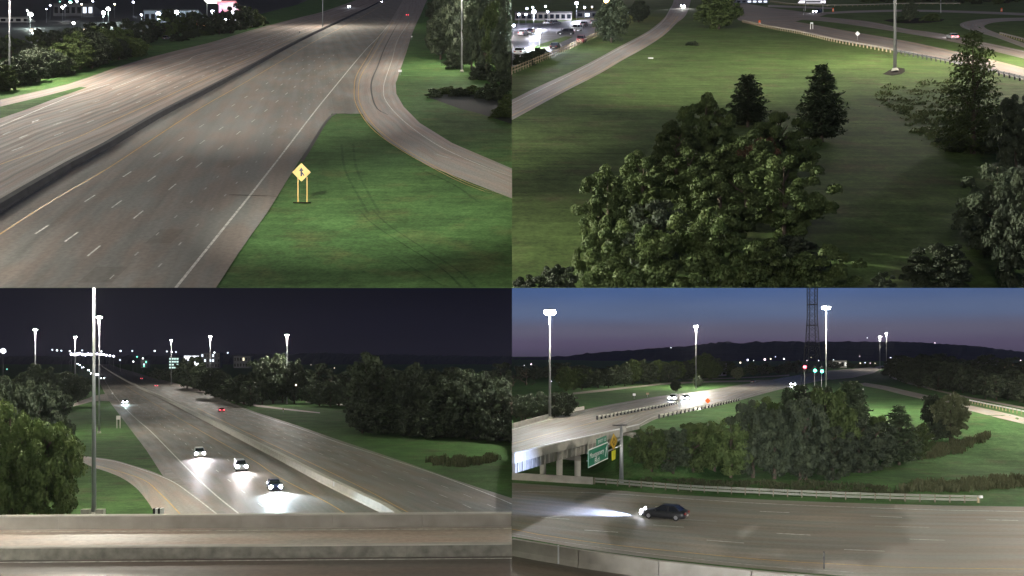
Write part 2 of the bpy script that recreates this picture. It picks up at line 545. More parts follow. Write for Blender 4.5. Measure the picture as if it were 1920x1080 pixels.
# ------------------------------------------------------------------ foliage meshes
def leaf_quads(cent, nrm, size, rs, aspect=1.0):
    """quads at cent facing nrm (numpy)"""
    n = len(cent)
    r = rs.normal(size=(n, 3))
    u = np.cross(nrm, r); u /= np.linalg.norm(u, axis=1, keepdims=True) + 1e-9
    v = np.cross(nrm, u); v /= np.linalg.norm(v, axis=1, keepdims=True) + 1e-9
    s = (size * rs.uniform(.6, 1.35, n))[:, None]
    u = u * s; v = v * s * aspect
    k = rs.uniform(-.35, .35, (n, 1)) * s * nrm / (np.linalg.norm(nrm, axis=1, keepdims=True) + 1e-9)
    V = np.stack([cent - u, cent - v * .8 + k, cent + u, cent + v * .8 + k], axis=1).reshape(-1, 3)
    return V
def quads_mesh(name, V, m):
    n = len(V) // 4
    me = bpy.data.meshes.new(name)
    me.vertices.add(n * 4); me.vertices.foreach_set('co', V.astype(np.float32).ravel())
    me.loops.add(n * 4); me.loops.foreach_set('vertex_index', np.arange(n * 4, dtype=np.int32))
    me.polygons.add(n); me.polygons.foreach_set('loop_start', np.arange(0, n * 4, 4, dtype=np.int32))
    me.materials.append(m)
    me.update(calc_edges=True)
    return me

def crown_round(name, m, clumps, per, leaf, seed, shape='round'):
    """unit crown: radius 1, height 1 (designed at 2.2 tall and squeezed)"""
    rs = np.random.RandomState(seed)
    H = 2.2
    C = []; R = []
    lob = rs.normal(size=(5, 3)); lob /= np.linalg.norm(lob, axis=1, keepdims=True)
    for i in range(clumps):
        d = rs.normal(size=3); d /= np.linalg.norm(d)
        r = rs.uniform(.0, 1.0) ** .30
        bumpy = .82 + .22 * max(0, max(float(d @ q) for q in lob)) * rs.uniform(.6, 1.2)
        p = d * r * bumpy
        z = p[2]
        if shape == 'round': wz = 1.0 if z > -.3 else max(.55, 1 - (-.3 - z) * .6)
        elif shape == 'tall':
            wz = .95 - .38 * (z + 1) / 2 + (.0 if z > -.6 else -.15)
        elif shape == 'bush': wz = 1.0
        elif shape == 'gappy': wz = (1.0 if z > -.3 else max(.6, 1 - (-.3 - z) * .5)) * rs.uniform(.8, 1.12)
        c = np.array([p[0] * wz, p[1] * wz, (z + 1) / 2 * (H * .86) + H * .07])
        if shape == 'bush': c[2] = abs(p[2]) * H * .80 + .1
        C.append(c); R.append(rs.uniform(.13, .27) * (1.15 if shape == 'bush' else 1) * (.85 if shape == 'gappy' else 1))
    C = np.array(C); R = np.array(R)
    idx = np.repeat(np.arange(clumps), per)
    d = rs.normal(size=(len(idx), 3)); d /= np.linalg.norm(d, axis=1, keepdims=True)
    d[:, 2] = np.where(d[:, 2] < -.35, -d[:, 2], d[:, 2])
    rr = (rs.uniform(.35, 1.05, len(idx)) ** .6)[:, None]
    cent = C[idx] + d * R[idx][:, None] * rr * np.array([1, 1, .8])
    nrm = d + rs.normal(size=d.shape) * .55
    nrm /= np.linalg.norm(nrm, axis=1, keepdims=True)
    V = leaf_quads(cent, nrm, leaf, rs)
    V[:, 2] = np.clip(V[:, 2], .0, None) / H
    return quads_mesh(name, V, m)

def crown_pine(name, m, levels, leaf, seed, per=26, power=.75):
    rs = np.random.RandomState(seed)
    H = 3.0
    cents = []; nrms = []
    for k in range(levels):
        t = (k + rs.uniform(-.3, .3)) / levels            # 0 bottom 1 top
        z = .08 + .90 * t
        R = (1 - t) ** power * (.92 if t > .12 else .72)
        nb = int(5 + 7 * (1 - t))
        a0 = rs.uniform(0, 6.28)
        for b in range(nb):
            a = a0 + 6.283 * b / nb + rs.uniform(-.25, .25)
            r = R * rs.uniform(.72, 1.12) + .03
            n = int(per * (.4 + r))
            s = rs.uniform(.12, 1.0, n) ** .7
            rise = .16 * r
            x = np.cos(a) * s * r; y = np.sin(a) * s * r
            zz = z * H + rise * s - .04 + rs.normal(size=n) * .035
            j = rs.normal(size=(n, 3)) * np.array([.05, .05, .03])
            cents.append(np.stack([x, y, zz], 1) + j)
            nn = np.stack([np.cos(a) * .4 * np.ones(n), np.sin(a) * .4 * np.ones(n), np.ones(n)], 1) + rs.normal(size=(n, 3)) * .5
            nrms.append(nn)
    cent = np.concatenate(cents); nrm = np.concatenate(nrms); nrm /= np.linalg.norm(nrm, axis=1, keepdims=True)
    V = leaf_quads(cent, nrm, leaf, rs, .45)
    V[:, 2] /= H
    return quads_mesh(name, V, m)

def trunk_mesh(name, seed, limbs=7):
    random.seed(seed)
    mb = MB(); k = 7
    pts = [(0, 0, -.01), (.02, .01, .25), (-.01, .02, .55), (.0, .0, .93)]
    rad = [.075, .055, .035, .008]
    for i in range(3): mb.tube((pts[i][0], pts[i][1], pts[i][2]), pts[i + 1], rad[i], rad[i + 1], k, False)
    for i in range(limbs):
        z = .22 + .55 * i / limbs; a = random.uniform(0, 6.28); r = random.uniform(.45, .75) * (1.05 - z * .7)
        mb.tube((0, 0, z), (math.cos(a) * r * .5, math.sin(a) * r * .5, z + .07), .025, .015, 5, False)
        mb.tube((math.cos(a) * r * .5, math.sin(a) * r * .5, z + .07), (math.cos(a + .2) * r, math.sin(a + .2) * r, z + .17), .015, .005, 5, False)
    return mb.mesh(name, BARK)
TRUNKS = [trunk_mesh('trunk', s) for s in (1, 2, 3)]
CROWN = {}
def reg(kind, ms): CROWN[kind] = ms
reg('round', [crown_round('crown', LEAF, 120, 120, .050, s) for s in (11, 12, 13)])
reg('near', [crown_round('crown', LEAF, 95, 300, .030, s, 'gappy') for s in (71, 72, 73)])
reg('neard', [crown_round('crown', LEAF_D, 100, 190, .036, s, 'gappy') for s in (81, 82)])
reg('nearg', [crown_round('crown', LEAF, 100, 190, .036, s) for s in (83, 84)])
reg('roundp', [crown_round('crown', LEAF_L, 130, 90, .050, s) for s in (15,)])
reg('russet', [crown_round('crown', LEAF_R, 130, 150, .032, s) for s in (16,)])
reg('dark', [crown_round('crown', LEAF_D, 120, 80, .055, s) for s in (21, 22, 23)])
reg('tall', [crown_round('crown', LEAF_D, 110, 100, .050, s, 'tall') for s in (31, 32)])
reg('airy', [crown_round('crown', LEAF, 110, 95, .042, s, 'tall') for s in (35,)])
reg('bush', [crown_round('crown', LEAF_D, 60, 60, .075, s, 'bush') for s in (41, 42)])
reg('ragged', [crown_pine('crown', LEAF, 17, .062, s, 34, .55) for s in (91,)])
reg('bushp', [crown_round('crown', LEAF_L, 60, 60, .075, s, 'bush') for s in (44,)])
reg('bushg', [crown_round('crown', LEAF, 60, 60, .075, s, 'bush') for s in (43,)])
reg('far', [crown_round('crown', LEAF_D, 45, 34, .11, s) for s in (51, 52, 53)])
reg('farg', [crown_round('crown', LEAF, 45, 34, .11, s) for s in (54, 55)])
reg('pine', [crown_pine('crown', LEAF_P, 22, .085, s) for s in (61, 62)])
reg('pinefat', [crown_pine('crown', LEAF_P, 18, .095, s, 30, .5) for s in (63, 64)])

rnd = random.Random(5)
def tree(pos, h, w, kind, label, group=None, trunk=True, keep=None, cat='tree', name=None):
    name = name or {'pine': 'pine_tree', 'pinefat': 'pine_tree', 'bush': 'shrub', 'bushg': 'shrub'}.get(kind, 'tree')
    t = thing(name, label, cat, pos, rnd.uniform(0, 6.28), group)
    me = rnd.choice(CROWN[kind])
    low = 0.0 if kind.startswith('bush') else (.02 * h if kind.startswith('pine') else (-.13 if kind in ('near', 'neard', 'nearg') else -.05) * h)
    c = from_mesh('crown', me, t, (0, 0, low), (0, 0, 0), (w / 2, w / 2 * rnd.uniform(.9, 1.1), h - low))
    if trunk and not kind.startswith('bush'):
        tr = from_mesh('trunk', rnd.choice(TRUNKS), t, (0, 0, 0), (0, 0, 0), (w * .45, w * .45, h * .95))
    if keep is not None: clip_faces(c, keep)
    return t

ORD = ['first', 'second', 'third', 'fourth', 'fifth', 'sixth', 'seventh', 'eighth', 'ninth', 'tenth', 'eleventh', 'twelfth',
       'thirteenth', 'fourteenth', 'fifteenth', 'sixteenth', 'seventeenth', 'eighteenth', 'nineteenth', 'twentieth', 'twenty-first',
       'twenty-second', 'twenty-third', 'twenty-fourth', 'twenty-fifth', 'twenty-sixth', 'twenty-seventh', 'twenty-eighth', 'twenty-ninth', 'thirtieth']
def limit(lab):
    return lab
def tree_row(q, specs, what, where, group, z=0.0, keep=None, cat='tree', trunk=True):
    """specs: (x, base y, height px, width px, kind); labels count from the left"""
    specs = sorted(specs)
    out = []
    for i, (x, y, hp, wp, kind) in enumerate(specs):
        if q == 'R': pos = gr(x, y); s = F / pos.y
        else: pos = gp(q, x, y, z); s = ppm(q, y, z)
        size = '' 
        lab = '%s %s from the left %s' % (ORD[i], what, where)
        out.append(tree(pos, hp / s, wp / s, kind, lab, group, trunk, keep, cat))
    return out

# ------------------------------------------------------------------ lamps
MAST_POLE = {}
def mast(pos, h, label, power, color=(1, .93, .80), r=.28, n=8, ring=1.1, light_dir=None, group='tall highway light masts', big=1.0, light=True, z_l=None, pole_m=None):
    t = thing('light_mast', label, 'light mast', pos, 0, group)
    mb = MB(); mb.tube((0, 0, 0), (0, 0, h), r, r * .45, 12); mb.build('pole', pole_m or GALV, t, True)
    mb = MB(); mb.tube((0, 0, 0), (0, 0, .5), r * 2.2, r * 1.6, 12); mb.build('base', CONC_L, t)
    mb = MB()
    for i in range(16):
        a, b = 2 * math.pi * i / 16, 2 * math.pi * (i + 1) / 16
        mb.tube((ring * math.cos(a), ring * math.sin(a), h - .2), (ring * math.cos(b), ring * math.sin(b), h - .2), .06, .06, 5)
    for i in range(4):
        a = math.pi / 2 * i
        mb.tube((0, 0, h - .1), (ring * math.cos(a), ring * math.sin(a), h - .2), .05, .05, 5)
    mb.build('lamp_ring', GALV, t)
    lum = MB(); lum.box((0, 0, 0), (.62 * big, .45 * big, .14)); lum_me = lum.mesh('luminaire', GALV)
    gl = MB(); gl.tube((0, 0, -.60 * big), (0, 0, -.40 * big), .16 * big, .34 * big, 10, True).tube((0, 0, -.40 * big), (0, 0, -.08), .34 * big, .30 * big, 10); gl_me = gl.mesh('lens', LAMP_W)
    for i in range(n):
        a = 2 * math.pi * i / n
        lo = from_mesh('luminaire', lum_me, t, (ring * math.cos(a), ring * math.sin(a), h - .35), (0, 0, a))
        from_mesh('lens', gl_me, lo)
    if light and power:
        ld = bpy.data.lights.new('mast_light', 'POINT'); ld.energy = power; ld.color = color; ld.shadow_soft_size = .5
        lo = link(bpy.data.objects.new('mast_light', ld)); lo.parent = t; lo.location = (0, 0, h - .95 - .62 * big)
    return t

POST_ME = {}
def small_lamp(q, x, y_lamp, y_base, label, m, size=.35, power=0, color=(1, 1, 1), z=0.0, group=None, name='street_light', cat='street light'):
    """lamp on a thin pole, lens seen at pixel (x, y_lamp)"""
    p = gr(x, y_base) if q == 'R' else gp(q, x, y_base, z)
    s = F / p.y
    h = (y_base - y_lamp) / s
    t = thing(name, label, cat, p, 0, group)
    MB().tube((0, 0, 0), (0, 0, h), .10, .06, 6).build('pole', GALV, t)
    bm = bmesh.new(); bmesh.ops.create_icosphere(bm, subdivisions=2, radius=size)
    for v in bm.verts: v.co.z *= .75
    me = bpy.data.meshes.new('lens'); bm.to_mesh(me); bm.free(); me.materials.append(m)
    from_mesh('lens', me, t, (0, 0, h))
    MB().box((0, 0, h + size * .8), (size * 1.7, size * 1.7, size * .22)).build('lamp_cap', DARKM, t)
    if power:
        ld = bpy.data.lights.new('lamp_light', 'POINT'); ld.energy = power; ld.color = color; ld.shadow_soft_size = size
        lo = link(bpy.data.objects.new('lamp_light', ld)); lo.parent = t; lo.location = (0, 0, h - size * 2)
    return t

def dot(q, x, y, label, m, size=.5, Y=900.0, group='tiny lights of the far town'):
    """a far lamp on its own short post, seen at pixel (x, y) at distance Y"""
    p = Vector(((x - 960) * Y / F, Y, CZ + (665 - y) / F * Y))
    t = thing('distant_light', label, 'light', p, 0, group)
    bm = bmesh.new(); bmesh.ops.create_icosphere(bm, subdivisions=1, radius=size)
    me = bpy.data.meshes.new('lens'); bm.to_mesh(me); bm.free(); me.materials.append(m)
    from_mesh('lens', me, t)
    MB().tube((0, 0, -max(2.0, p.z)), (0, 0, -size), size * .12, size * .12, 5).build('pole', DARKM, t)
    return t

# ------------------------------------------------------------------ vehicles
def loft(sections, close_ends=True):
    v, f = [], []
    k = len(sections[0])
    for s in sections: v += s
    for i in range(len(sections) - 1):
        for j in range(k):
            a, b = i * k + j, i * k + (j + 1) % k
            f.append((a, b, b + k, a + k))
    if close_ends:
        f.append(tuple(reversed(range(k)))); f.append(tuple(range((len(sections) - 1) * k, len(sections) * k)))
    return v, f
def car_meshes(kind):
    if kind == 'sedan':
        L, W, belt, roof = 4.7, 1.82, .92, 1.44
        st = [(-2.35, .62, .42, .72), (-2.28, .84, .28, .90), (-1.9, .90, .20, .98), (-1.0, .91, .18, .97), (.4, .91, .18, .95), (1.1, .91, .18, .92),
              (1.8, .89, .20, .82), (2.22, .82, .24, .70), (2.35, .60, .34, .58)]
        cab = [(-1.95, .0), (-1.25, 1), (.15, 1), (1.05, 0)]
    elif kind == 'suv':
        L, W, belt, roof = 4.8, 1.92, 1.08, 1.78
        st = [(-2.4, .70, .45, .95), (-2.33, .90, .34, 1.10), (-1.9, .95, .28, 1.12), (-1.0, .96, .26, 1.12), (.4, .96, .26, 1.10), (1.1, .96, .26, 1.08),
              (1.9, .94, .28, 1.00), (2.28, .88, .32, .90), (2.4, .66, .42, .72)]
        cab = [(-2.3, .0), (-2.0, 1), (.25, 1), (1.05, 0)]
    else:  # van or bus
        L, W, belt, roof = 8.0, 2.4, 1.4, 2.9
        st = [(-4.0, 1.1, .45, 2.7), (-3.9, 1.2, .35, 2.85), (-1.5, 1.22, .35, 2.9), (1.5, 1.22, .35, 2.9), (3.2, 1.2, .35, 2.85), (3.8, 1.15, .35, 1.6), (4.0, .9, .45, 1.3)]
        cab = None
    secs = []
    for x, hw, zb, zt_ in st:
        m_ = (zb + zt_) / 2
        secs.append([(x, -hw * .9, zb), (x, -hw, zb + .12), (x, -hw * 1.0, m_), (x, -hw * .93, zt_ - .06), (x, -hw * .80, zt_), (x, hw * .80, zt_),
                     (x, hw * .93, zt_ - .06), (x, hw, m_), (x, hw, zb + .12), (x, hw * .9, zb)])
    v, f = loft(secs)
    glass = roofm = None
    if cab:
        x0, x1, x2, x3 = (c[0] for c in cab)
        zb = belt - .03; w0, w1 = W * .455, W * .375
        gv = [(x0, -w0, zb), (x3, -w0, zb), (x3, w0, zb), (x0, w0, zb), (x1, -w1, roof - .05), (x2, -w1, roof - .05), (x2, w1, roof - .05), (x1, w1, roof - .05)]
        gf = [(0, 1, 5, 4), (1, 2, 6, 5), (2, 3, 7, 6), (3, 0, 4, 7), (4, 5, 6, 7)]
        glass = (gv, gf)
        rv = [(x1 - .06, -w1 - .02, roof - .07), (x2 + .06, -w1 - .02, roof - .07), (x2 + .06, w1 + .02, roof - .07), (x1 - .06, w1 + .02, roof - .07),
              (x1 + .12, -w1 + .12, roof), (x2 - .15, -w1 + .12, roof), (x2 - .15, w1 - .12, roof), (x1 + .12, w1 - .12, roof)]
        rf = [(0, 1, 5, 4), (1, 2, 6, 5), (2, 3, 7, 6), (3, 0, 4, 7), (4, 5, 6, 7)]
        # pillars
        def pil(a, b, w=.07):
            n = len(rv); a, b = Vector(a), Vector(b)
            for p in (a, b):
                rv.extend([tuple(p + Vector((-w, 0, 0))), tuple(p + Vector((w, 0, 0))), tuple(p + Vector((w, .03 if p.y > 0 else -.03, 0))), tuple(p + Vector((-w, .03 if p.y > 0 else -.03, 0)))])
            rf.extend([(n, n + 1, n + 5, n + 4), (n + 1, n + 2, n + 6, n + 5), (n + 2, n + 3, n + 7, n + 6), (n + 3, n, n + 4, n + 7)])
        for sgn in (-1, 1):
            xm = (x1 + x2) / 2 - .05
            pil((xm, sgn * (w0 + .005), zb), (xm, sgn * (w1 + .005), roof - .05))
            pil((x3 - .03, sgn * (w0 + .005), zb), (x2 + .02, sgn * (w1 + .005), roof - .05), .05)
            pil((x0 + .06, sgn * (w0 + .005), zb), (x1 - .0, sgn * (w1 + .005), roof - .05), .09)
        roofm = (rv, rf)
    else:
        gv, gf = [], []
        mb = MB()
        mb.prism([(3.72, -1.05, 1.65), (3.72, 1.05, 1.65), (3.3, 1.0, 2.65), (3.3, -1.0, 2.65)], (.12, 0, .03))
        for sgn in (-1, 1):
            for k in range(5): mb.box((-3.2 + k * 1.35, sgn * 1.225, 2.0), (1.15, .03, .8))
        glass = (mb.v, mb.f)
    return v, f, glass, roofm, L, W, belt
CARM = {}
def get_car(kind):
    if kind in CARM: return CARM[kind]
    v, f, gl, rf, L, W, belt = car_meshes(kind)
    d = {}
    def me(name, vv, ff, m):
        x = bpy.data.meshes.new(name); x.from_pydata(vv, [], ff); x.materials.append(m); x.update()
        for p in x.polygons: p.use_smooth = False
        return x
    d['body'] = (v, f); d['glass'] = me('windows', gl[0], gl[1], mat_glass()); d['roof'] = rf
    R = .33 if kind == 'sedan' else (.38 if kind == 'suv' else .48)
    mb = MB().tube((0, -.11, 0), (0, .11, 0), R, R, 16); d['tyre'] = mb.mesh('tyre', TYRE)
    mb = MB().tube((0, -.12, 0), (0, .12, 0), R * .62, R * .62, 10); d['rim'] = mb.mesh('rim', RIM)
    mb = MB(); mb.tube((0, 0, 0), (.09, 0, 0), .29, .24, 12); d['head_on'] = mb.mesh('headlight', HEADL); d['head_off'] = mb.mesh('headlight', HEAD_OFF)
    mb = MB(); mb.box((0, 0, 0), (.1, .40, .20)); d['tail_on'] = mb.mesh('taillight', TAILL); d['tail_off'] = mb.mesh('taillight', TAIL_OFF)
    mb = MB(); mb.box((0, 0, 0), (.04, .5, .13)); d['plate'] = mb.mesh('number_plate', SIGN_W)
    mb = MB(); mb.box((0, 0, 0), (.16, .22, .14)); d['mirror'] = mb.mesh('wing_mirror', BLACK)
    d['R'] = R; d['L'] = L; d['W'] = W; d['belt'] = belt; d['painted'] = {}
    CARM[kind] = d
    return d
PAINTS = {'white': (.75, .75, .74), 'silver': (.42, .43, .45), 'black': (.015, .015, .018), 'grey': (.12, .12, .13), 'dark blue': (.02, .03, .08),
          'dark red': (.18, .015, .015), 'navy': (.015, .02, .05)}
def car(pos, ahead, kind, paint, label, up=Vector((0, 0, 1)), head=False, tail=False, power=0, group=None, lcol=(.80, .86, 1), scale=1.0, detail=True, aim=None, spot=70):
    d = get_car(kind)
    fwd = (ahead - pos).normalized(); fwd = (fwd - up * fwd.dot(up)).normalized(); left = up.cross(fwd)
    M = Matrix((fwd, left, up)).transposed().to_4x4(); M.translation = pos
    t = link(bpy.data.objects.new('bus' if kind == 'bus' else 'car', None)); t.matrix_world = M
    t.scale = (scale,) * 3
    tag(t, label, 'bus' if kind == 'bus' else 'car', group)
    if paint not in d['painted']:
        pm = mat_plain('car_paint_' + paint.replace(' ', '_'), PAINTS[paint], .3, .1, .6, .03)
        b = bpy.data.meshes.new('body'); b.from_pydata(d['body'][0], [], d['body'][1]); b.materials.append(pm); b.update()
        for p in b.polygons: p.use_smooth = len(p.vertices) == 4
        r = None
        if d['roof']:
            r = bpy.data.meshes.new('roof'); r.from_pydata(d['roof'][0], [], d['roof'][1]); r.materials.append(pm); r.update()
        d['painted'][paint] = (b, r)
    b, r = d['painted'][paint]
    from_mesh('body', b, t); from_mesh('windows', d['glass'], t)
    if r: from_mesh('roof', r, t)
    L, W, R = d['L'], d['W'], d['R']
    wb = L * .30
    for sx in (-1, 1):
        for sy in (-1, 1):
            w = from_mesh('wheel', d['tyre'], t, (sx * wb, sy * (W / 2 - .12), R)); from_mesh('rim', d['rim'], w)
    zl = .62 if kind == 'sedan' else (.82 if kind == 'suv' else .9)
    for sy in (-1, 1):
        from_mesh('headlight', d['head_on' if head else 'head_off'], t, (L / 2 - .12, sy * W * .36, zl))
        from_mesh('taillight', d['tail_on' if tail else 'tail_off'], t, (-L / 2 + .03, sy * W * .35, zl + .16))
        if kind != 'bus': from_mesh('wing_mirror', d['mirror'], t, (.75, sy * (W / 2 + .06), d['belt'] + .03))
    from_mesh('number_plate', d['plate'], t, (-L / 2 - .02, 0, zl - .1))
    if power:
        ld = bpy.data.lights.new('headlight_beam', 'SPOT'); ld.energy = power; ld.color = lcol; ld.shadow_soft_size = .25
        ld.spot_size = math.radians(spot); ld.spot_blend = .8
        lo = link(bpy.data.objects.new('headlight_beam', ld)); lo.parent = t
        lo.location = (L / 2 + .25, 0, zl + .1)
        dv = Vector((aim if aim else 9.0, 0, -zl))
        lo.rotation_euler = dv.to_track_quat('-Z', 'Y').to_euler()
    return t

def added_light(pos, h, target, power, deg, label, color=(1, .96, .84)):  # added spot lamp on an unseen mast, brightens its target
    t = mast(pos, h, label, 0, light=False, group=None, n=4)
    d = bpy.data.lights.new('added_light', 'SPOT'); d.energy = power; d.color = color; d.spot_size = math.radians(deg); d.spot_blend = 1.0; d.shadow_soft_size = .5
    o = link(bpy.data.objects.new('added_light', d)); o.parent = t
    hd = Vector((target.x - pos[0], target.y - pos[1], 0)).normalized() * 2.2
    lp = Vector((hd.x, hd.y, h - 1.4)); o.location = lp
    MB().box(tuple(lp + Vector((0, 0, .5)) - hd * .15), (.9, .9, .5)).build('added_light_head', GALV, t)
    o.rotation_euler = (target - (Vector(pos) + lp)).to_track_quat('-Z', 'Y').to_euler()
    return t

# ------------------------------------------------------------------ rails, posts, signs
def rail_line(pts, label, name='guardrail', cat='guardrail', spacing=2.2, h=.75, rail_m=None, post_m=None, rails=1, post=(.16, .2), up=Vector((0, 0, 1)), maxposts=300, rail_h=.32):
    rail_m = rail_m or GALV; post_m = post_m or TIMBER
    P = resample(pts, step=spacing)
    t = thing(name, label, cat, P[0])
    o0 = P[0]
    for r in range(rails):
        z = h - .16 - r * (h * .42)
        mb = MB()
        for i in range(len(P) - 1):
            a, b = P[i] - o0, P[i + 1] - o0
            d = (b - a).normalized(); nn = Vector((d.y, -d.x, 0)).normalized() * .05
            zz = Vector((0, 0, 1))
            # three-fold beam
            for (z0, z1, o_) in ((-.5, -.17, 0), (-.17, .17, 1), (.17, .5, 0)):
                c0, c1 = zz * (z + z0 * rail_h), zz * (z + z1 * rail_h)
                k0 = nn * (1.0 if o_ else 2.2); k1 = nn * (2.2 if o_ else 1.0)
                mb.poly([a + c0 + k0, b + c0 + k0, b + c1 + k1, a + c1 + k1])
                mb.poly([a + c0 - k0, a + c1 - k1, b + c1 - k1, b + c0 - k0])
        mb.build('rail', rail_m, t)
    pm = MB().box((0, 0, h / 2 - .05), (post[0], post[1], h + .1)).mesh('post', post_m)
    for i, p in enumerate(P[:maxposts]):
        d = (P[min(i + 1, len(P) - 1)] - P[max(0, i - 1)])
        from_mesh('post', pm, t, p - o0, (0, 0, math.atan2(d.y, d.x)))
    return t

def text_mesh(s, size, m, name='lettering'):
    cu = bpy.data.curves.new('lettering', 'FONT'); cu.body = s; cu.size = size; cu.align_x = 'CENTER'; cu.align_y = 'CENTER'; cu.extrude = .004
    o = bpy.data.objects.new('lettering', cu); col.objects.link(o)
    bpy.context.view_layer.update()
    dg = bpy.context.evaluated_depsgraph_get()
    me = bpy.data.meshes.new_from_object(o.evaluated_get(dg)); bpy.data.objects.remove(o)
    me.materials.clear(); me.materials.append(m)
    return me

def diamond(mb, c, r, th, ux=Vector((1, 0, 0)), uz=Vector((0, 0, 1)), n=Vector((0, -1, 0))):
    c = Vector(c)
    mb.prism([c + ux * r, c + uz * r, c - ux * r, c - uz * r], -n * th)

# ================================================================== UPPER LEFT: highway with merging ramp
def slab(q, x0, x1, y_far, m, sub=60):
    """a hillside of real thickness; its lower face meets the front edge in a wedge"""
    y_near = 540.0
    Yn = HGT[q] * F / (y_near - HOR[q]); Yf = HGT[q] * F / (y_far - HOR[q])
    us = [(x0 - 960) / F + (x1 - x0) / F * i / 24 for i in range(25)]
    Ys = [Yn * (Yf / Yn) ** (j / sub) for j in range(sub + 1)]
    v, f = [], []
    for Y in Ys:
        for u in us: v.append(surf(q, u * Y, Y))
    k = len(us)
    for j in range(sub):
        for i in range(k - 1):
            a = j * k + i; f.append((a, a + 1, a + k + 1, a + k))
    n = len(v)
    lower = []
    for Y in (Yn + 6, Yf):
        for u in (us[0], us[-1]): lower.append(surf(q, u * Y if u else 0, Y, -1.5))
    v += lower
    f.append((n, n + 2, n + 3, n + 1))
    f.append((0, n, n + 1, k - 1)); f.append((sub * k, (sub + 1) * k - 1, n + 3, n + 2))
    f.append(tuple([j * k for j in range(sub, -1, -1)] [::1] + [n, n + 2])); f.append(tuple([j * k + k - 1 for j in range(sub + 1)] + [n + 3, n + 1]))
    return struct(mesh_obj('ground', v, f, m))
g_tl = slab('TL', -700, 960, -12, G_TL)
g_tr = slab('TR', 960, 2600, -18, G_TR)

UL, UR, LL, LR = 'in the upper left view', 'in the upper right view', 'in the lower left view', 'in the lower right view'
q = 'TL'
def tl(t, y): return 795 - t * (y + 35)
BAR = [(-60, 430), (0, 394), (100, 332), (200, 278), (300, 218), (375, 179), (475, 125), (580, 68), (680, 20), (735, -8)]
left_edge = [(-150, 236), (0, 186), (120, 160), (240, 119), (330, 95), (400, 78), (480, 54), (560, 33), (620, 17), (690, -8)]
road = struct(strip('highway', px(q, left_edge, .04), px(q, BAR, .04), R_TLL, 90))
gore = px(q, [(-150, 258), (-60, 213), (0, 200), (80, 181), (150, 163), (163, 164), (140, 172), (100, 186), (50, 205), (0, 222), (-60, 243), (-150, 278)], .08)
struct(poly_sheet('grass_wedge', gore, G_TL, (1, 0)))
dirv = (gp(q, 500, 100) - gp(q, 300, 400)); dv = (dirv.x, dirv.y)
main = px(q, [(-60, 620), (-60, 430), (0, 394), (100, 332), (200, 278), (300, 218), (375, 179), (475, 125), (580, 68), (680, 20), (735, -8), (805, -8), (795, 12), (785, 35), (757, 100), (745, 150), (700, 213),
               (622, 213), (560, 303), (500, 400), (450, 470), (405, 539.5), (100, 539.5)], .05)
main = px(q, [(-200, 539.5), (-60, 430), (0, 394), (100, 332), (200, 278), (300, 218), (375, 179), (475, 125), (580, 68), (680, 20), (735, -8), (805, -8), (795, 12), (785, 35), (757, 100), (745, 150), (700, 213),
               (622, 213), (560, 303), (500, 400), (450, 470), (405, 539.5)], .05)
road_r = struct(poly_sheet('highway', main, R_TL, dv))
RL = [(960, 372), (900, 357), (830, 325), (742, 275), (695, 237), (671, 198), (667, 172), (672, 142), (692, 108), (716, 66), (735, 35), (760, -8)]
RR = [(960, 316), (900, 293), (855, 272), (800, 240), (767, 212), (747, 184), (741, 162), (749, 135), (762, 98), (778, 48), (790, 25), (803, -8)]
ramp = struct(strip('ramp_road', px(q, RL, .10), px(q, RR, .10), R_RAMP, 70))
# grass shows beyond the ramp's left edge; painted lines
def pline(qq, pts, z, w, m, parent, dash=None, name='lane_line'):
    return line_mark(px(qq, pts, z - (.022 if qq == 'B' else .015)), w, m, parent, .0, dash, name)
YB = [(y_, ) for y_ in ()]
pline(q, [(-60, 476), (0, 439), (100, 375), (200, 317), (272, 270), (375, 203), (450, 160), (530, 113), (600, 72), (690, 25), (745, -8)], .07, .2, YELLOW, road_r)
pline(q, [(330, 539), (395, 458), (480, 352), (545, 268), (580, 222), (620, 172), (685, 94), (732, 42), (770, -8)], .075, .24, WHITE, road_r)
for t_, ph in ((1.54, 2.5), (1.38, 0), (1.225, 8.0)):
    pline(q, [(tl(t_, y), y) for y in (539, 440, 340, 250, 180, 130, 100)], .07, .17, WHITE, road_r, (3.1, 12.4, ph))
for t_, ph in ((1.055, 2), (.93, 5)):
    pline(q, [(tl(t_, y), y) for y in (539, 440, 340, 250, 180, 130)], .07, .14, WHITEF, road_r, (1.0, 6.2, ph))
pline(q, [(t - 3, y - 2) for t, y in RL[:-2]], .125, .16, YELLOW, ramp)
pline(q, [(960, 368), (900, 352), (830, 320), (745, 270), (699, 232), (675, 194), (672, 170), (677, 142), (696, 110), (720, 70), (738, 40)], .13, .16, YELLOW, ramp)
pline(q, [(960, 331), (900, 309), (817, 270), (755, 225), (724, 190), (719, 170), (722, 150), (735, 112), (747, 72), (767, 42)], .13, .16, WHITE, ramp)
pline(q, [(845, 297), (815, 288)], .13, .35, WHITE, ramp)
pline(q, [(210, 166), (280, 139), (350, 115), (375, 102), (480, 76), (560, 50)], .06, .22, WHITE, road)
pline(q, [(-60, 262), (0, 237), (100, 194), (160, 171), (205, 158)], .06, .22, WHITE, road)
pline(q, [(-60, 338), (0, 308), (130, 264), (225, 220), (312, 181), (400, 140), (475, 106), (560, 67), (640, 30)], .06, .18, YELLOW, road)
